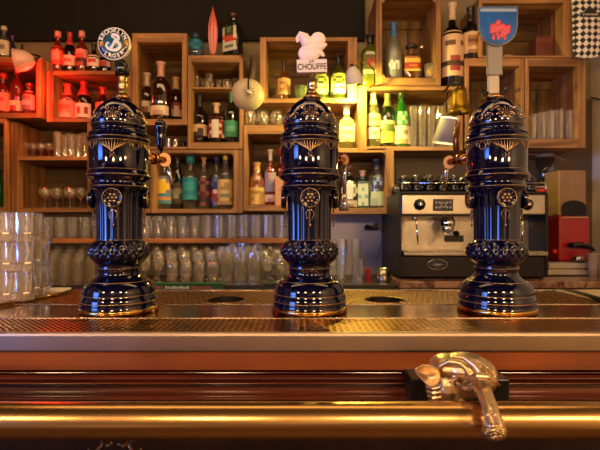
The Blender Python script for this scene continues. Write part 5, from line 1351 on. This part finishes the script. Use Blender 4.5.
# taps at the sides of the towers
def tap(tw, start, knobp, Yk, spout, hand=None, kr=5.5, kmat=None):
    k0 = lp(tw, *knobp, Yk)
    b = BM(); s = Vector(lp(tw, start[0], start[1], start[2])); e = Vector(k0); d = (e - s).normalized()
    tube(b, [s, s + (e - s) * .6, e], [.010, .009, .009], 16); tube(b, [s + (e - s) * .35 - d * .004, s + (e - s) * .35 + d * .004], .014, 18)
    bd_ = obj('tap_body', b, pm('coppery tap', '#b4763a', .25, 1), tw)
    b = BM(); tube(b, [e - d * .006 + Vector((0, -.006, 0)), e + Vector((0, -.016, 0))], kr * Yk / F, 22)
    for v in b.verts: v.co.z = e.z + (v.co.z - e.z) * 1.15
    obj('tap_knob', b, kmat or pm('knob wood', '#c08850', .35, .3), bd_)
    b = BM(); tube(b, [e, Vector(lp(tw, spout[0], spout[1], Yk)), Vector(lp(tw, spout[2], spout[3], Yk))], [.006, .0052, .004], 12); obj('spout', b, CHROME, bd_)
    if hand:
        b = BM(); p0 = Vector(lp(tw, hand[0], hand[1], Yk)); p1 = Vector(lp(tw, hand[2], hand[3], Yk))
        n = 12; kk = Yk / F
        tube(b, [p0 + (p1 - p0) * i / n for i in range(n + 1)], [kk * v for v in (2.5, 3.2, 4.2, 4.0, 4.8, 5.0, 4.6, 5.2, 5.8, 6.3, 6.2, 4.8, 2.2)], 18); obj('lever_grip', b, NAVY, bd_)
        b = BM(); tube(b, [e, p0], .004, 10); obj('lever_stem', b, BRASS, bd_)
tap(T1, (146, 158, 1.08), (166.5, 160.5), 1.16, (169.5, 174, 173, 190), (160.5, 150, 160.5, 120), kr=6)
tap(T2, (333, 162, 1.08), (344.5, 160), 1.14, (344.5, 175, 344, 205), None, kr=4.6, kmat=pm('knob pale wood', '#b88868', .4))
b = BM(); kk = 1.14 / F; lathe(b, [(0, 0), (5.5 * kk, 0), (3.4 * kk, 8 * kk), (3 * kk, 16 * kk), (0, 16 * kk)], 20); obj('nozzle', b, pm('nozzle', '#c8c0b4', .2, .8), T2, lp(T2, 344, 211, 1.14))
tap(T3, (469, 157, 1.08), (447, 163), 1.16, (446, 172, 444, 190), None, kr=5.5)
b = BM(); tube(b, [lp(T3, 457, 160, 1.13), lp(T3, 456, 140, 1.13), lp(T3, 458, 122, 1.13)], [.008, .008, .006], 14); obj('tap_column', b, pm('column copper', '#7c4c2c', .3, .8), T3)

# ------------------------------------------------------------------ light
def area(name, loc, target, sx, sy, col, power):
    l = bpy.data.lights.new(name, 'AREA'); l.shape = 'RECTANGLE'; l.size = sx; l.size_y = sy; l.color = col; l.energy = power
    o = bpy.data.objects.new(name, l); COL.objects.link(o); o.location = loc
    o.rotation_euler = (Vector(target) - Vector(loc)).to_track_quat('-Z', 'Y').to_euler(); return o
WARM = (1, .61, .30)
# hanging lamps of the bar room behind the camera
for x, y, z, p in ((-1.30, -.65, 1.90, 34), (-.42, -.75, 1.92, 34), (.42, -.7, 1.92, 34), (1.15, -.65, 1.90, 34)):
    bulb('pendant_lamp', (x, y, z), WARM, p, .11)
area('ceiling_lamps', (0, 1.2, 2.9), (0, 2.2, 1.3), 2.8, .5, (1, .60, .28), 16)
area('window_daylight', (-3.1, -1.1, 1.55), (0, 1.2, 1.2), 1.2, 1.5, (.10, .26, 1), 4.5).data.spread = math.radians(36)
# red lamp that colours the left crates
s = bpy.data.lights.new('red_lamp', 'SPOT'); s.color = (1, .03, .015); s.energy = 20; s.spot_size = math.radians(40); s.spot_blend = .8; s.shadow_soft_size = .05
o = bpy.data.objects.new('red_lamp', s); COL.objects.link(o); o.location = (-1.05, 1.5, 2.15)
o.rotation_euler = (P(40, 85, 2.5) - o.location).to_track_quat('-Z', 'Y').to_euler()
bulb('red_bulb', P(37, 84, 2.38), (1, .03, .015), 4.2, .03)
w = bpy.data.worlds.new('room'); S.world = w; w.use_nodes = True
WN, WL = w.node_tree.nodes, w.node_tree.links
bg = WN['Background']; tc = WN.new('ShaderNodeTexCoord'); nz = WN.new('ShaderNodeTexNoise'); nz.inputs['Scale'].default_value = 3.2; nz.inputs['Detail'].default_value = 2
WL.new(tc.outputs['Generated'], nz.inputs['Vector'])
rp = WN.new('ShaderNodeValToRGB'); e = rp.color_ramp.elements
e[0].position = .36; e[0].color = (.06, .028, .012, 1); e[1].position = .72; e[1].color = (1.25, .85, .48, 1)
q = rp.color_ramp.elements.new(.55); q.color = (.32, .16, .065, 1)
WL.new(nz.outputs['Fac'], rp.inputs['Fac'])
vo = WN.new('ShaderNodeTexVoronoi'); vo.inputs['Scale'].default_value = 5; WL.new(tc.outputs['Generated'], vo.inputs['Vector'])
lt = WN.new('ShaderNodeMath'); lt.operation = 'LESS_THAN'; lt.inputs[1].default_value = .10; WL.new(vo.outputs['Distance'], lt.inputs[0])
mx = WN.new('ShaderNodeMix'); mx.data_type = 'RGBA'; WL.new(lt.outputs[0], mx.inputs[0]); WL.new(rp.outputs['Color'], mx.inputs[6]); mx.inputs[7].default_value = (8, 5.6, 3.2, 1)
WL.new(mx.outputs[2], bg.inputs[0]); bg.inputs[1].default_value = .75

cam = bpy.data.cameras.new('camera'); co = bpy.data.objects.new('camera', cam); COL.objects.link(co)
co.location = (0, 0, CZ); co.rotation_euler = (PI / 2, 0, 0); cam.sensor_width = 36; cam.lens = 27; cam.clip_start = .05
cam.dof.use_dof = True; cam.dof.focus_distance = .93; cam.dof.aperture_fstop = 8.0
S.camera = co
S.view_settings.view_transform = 'Standard'; S.view_settings.look = 'None'; S.view_settings.gamma = 1; S.view_settings.exposure = .25
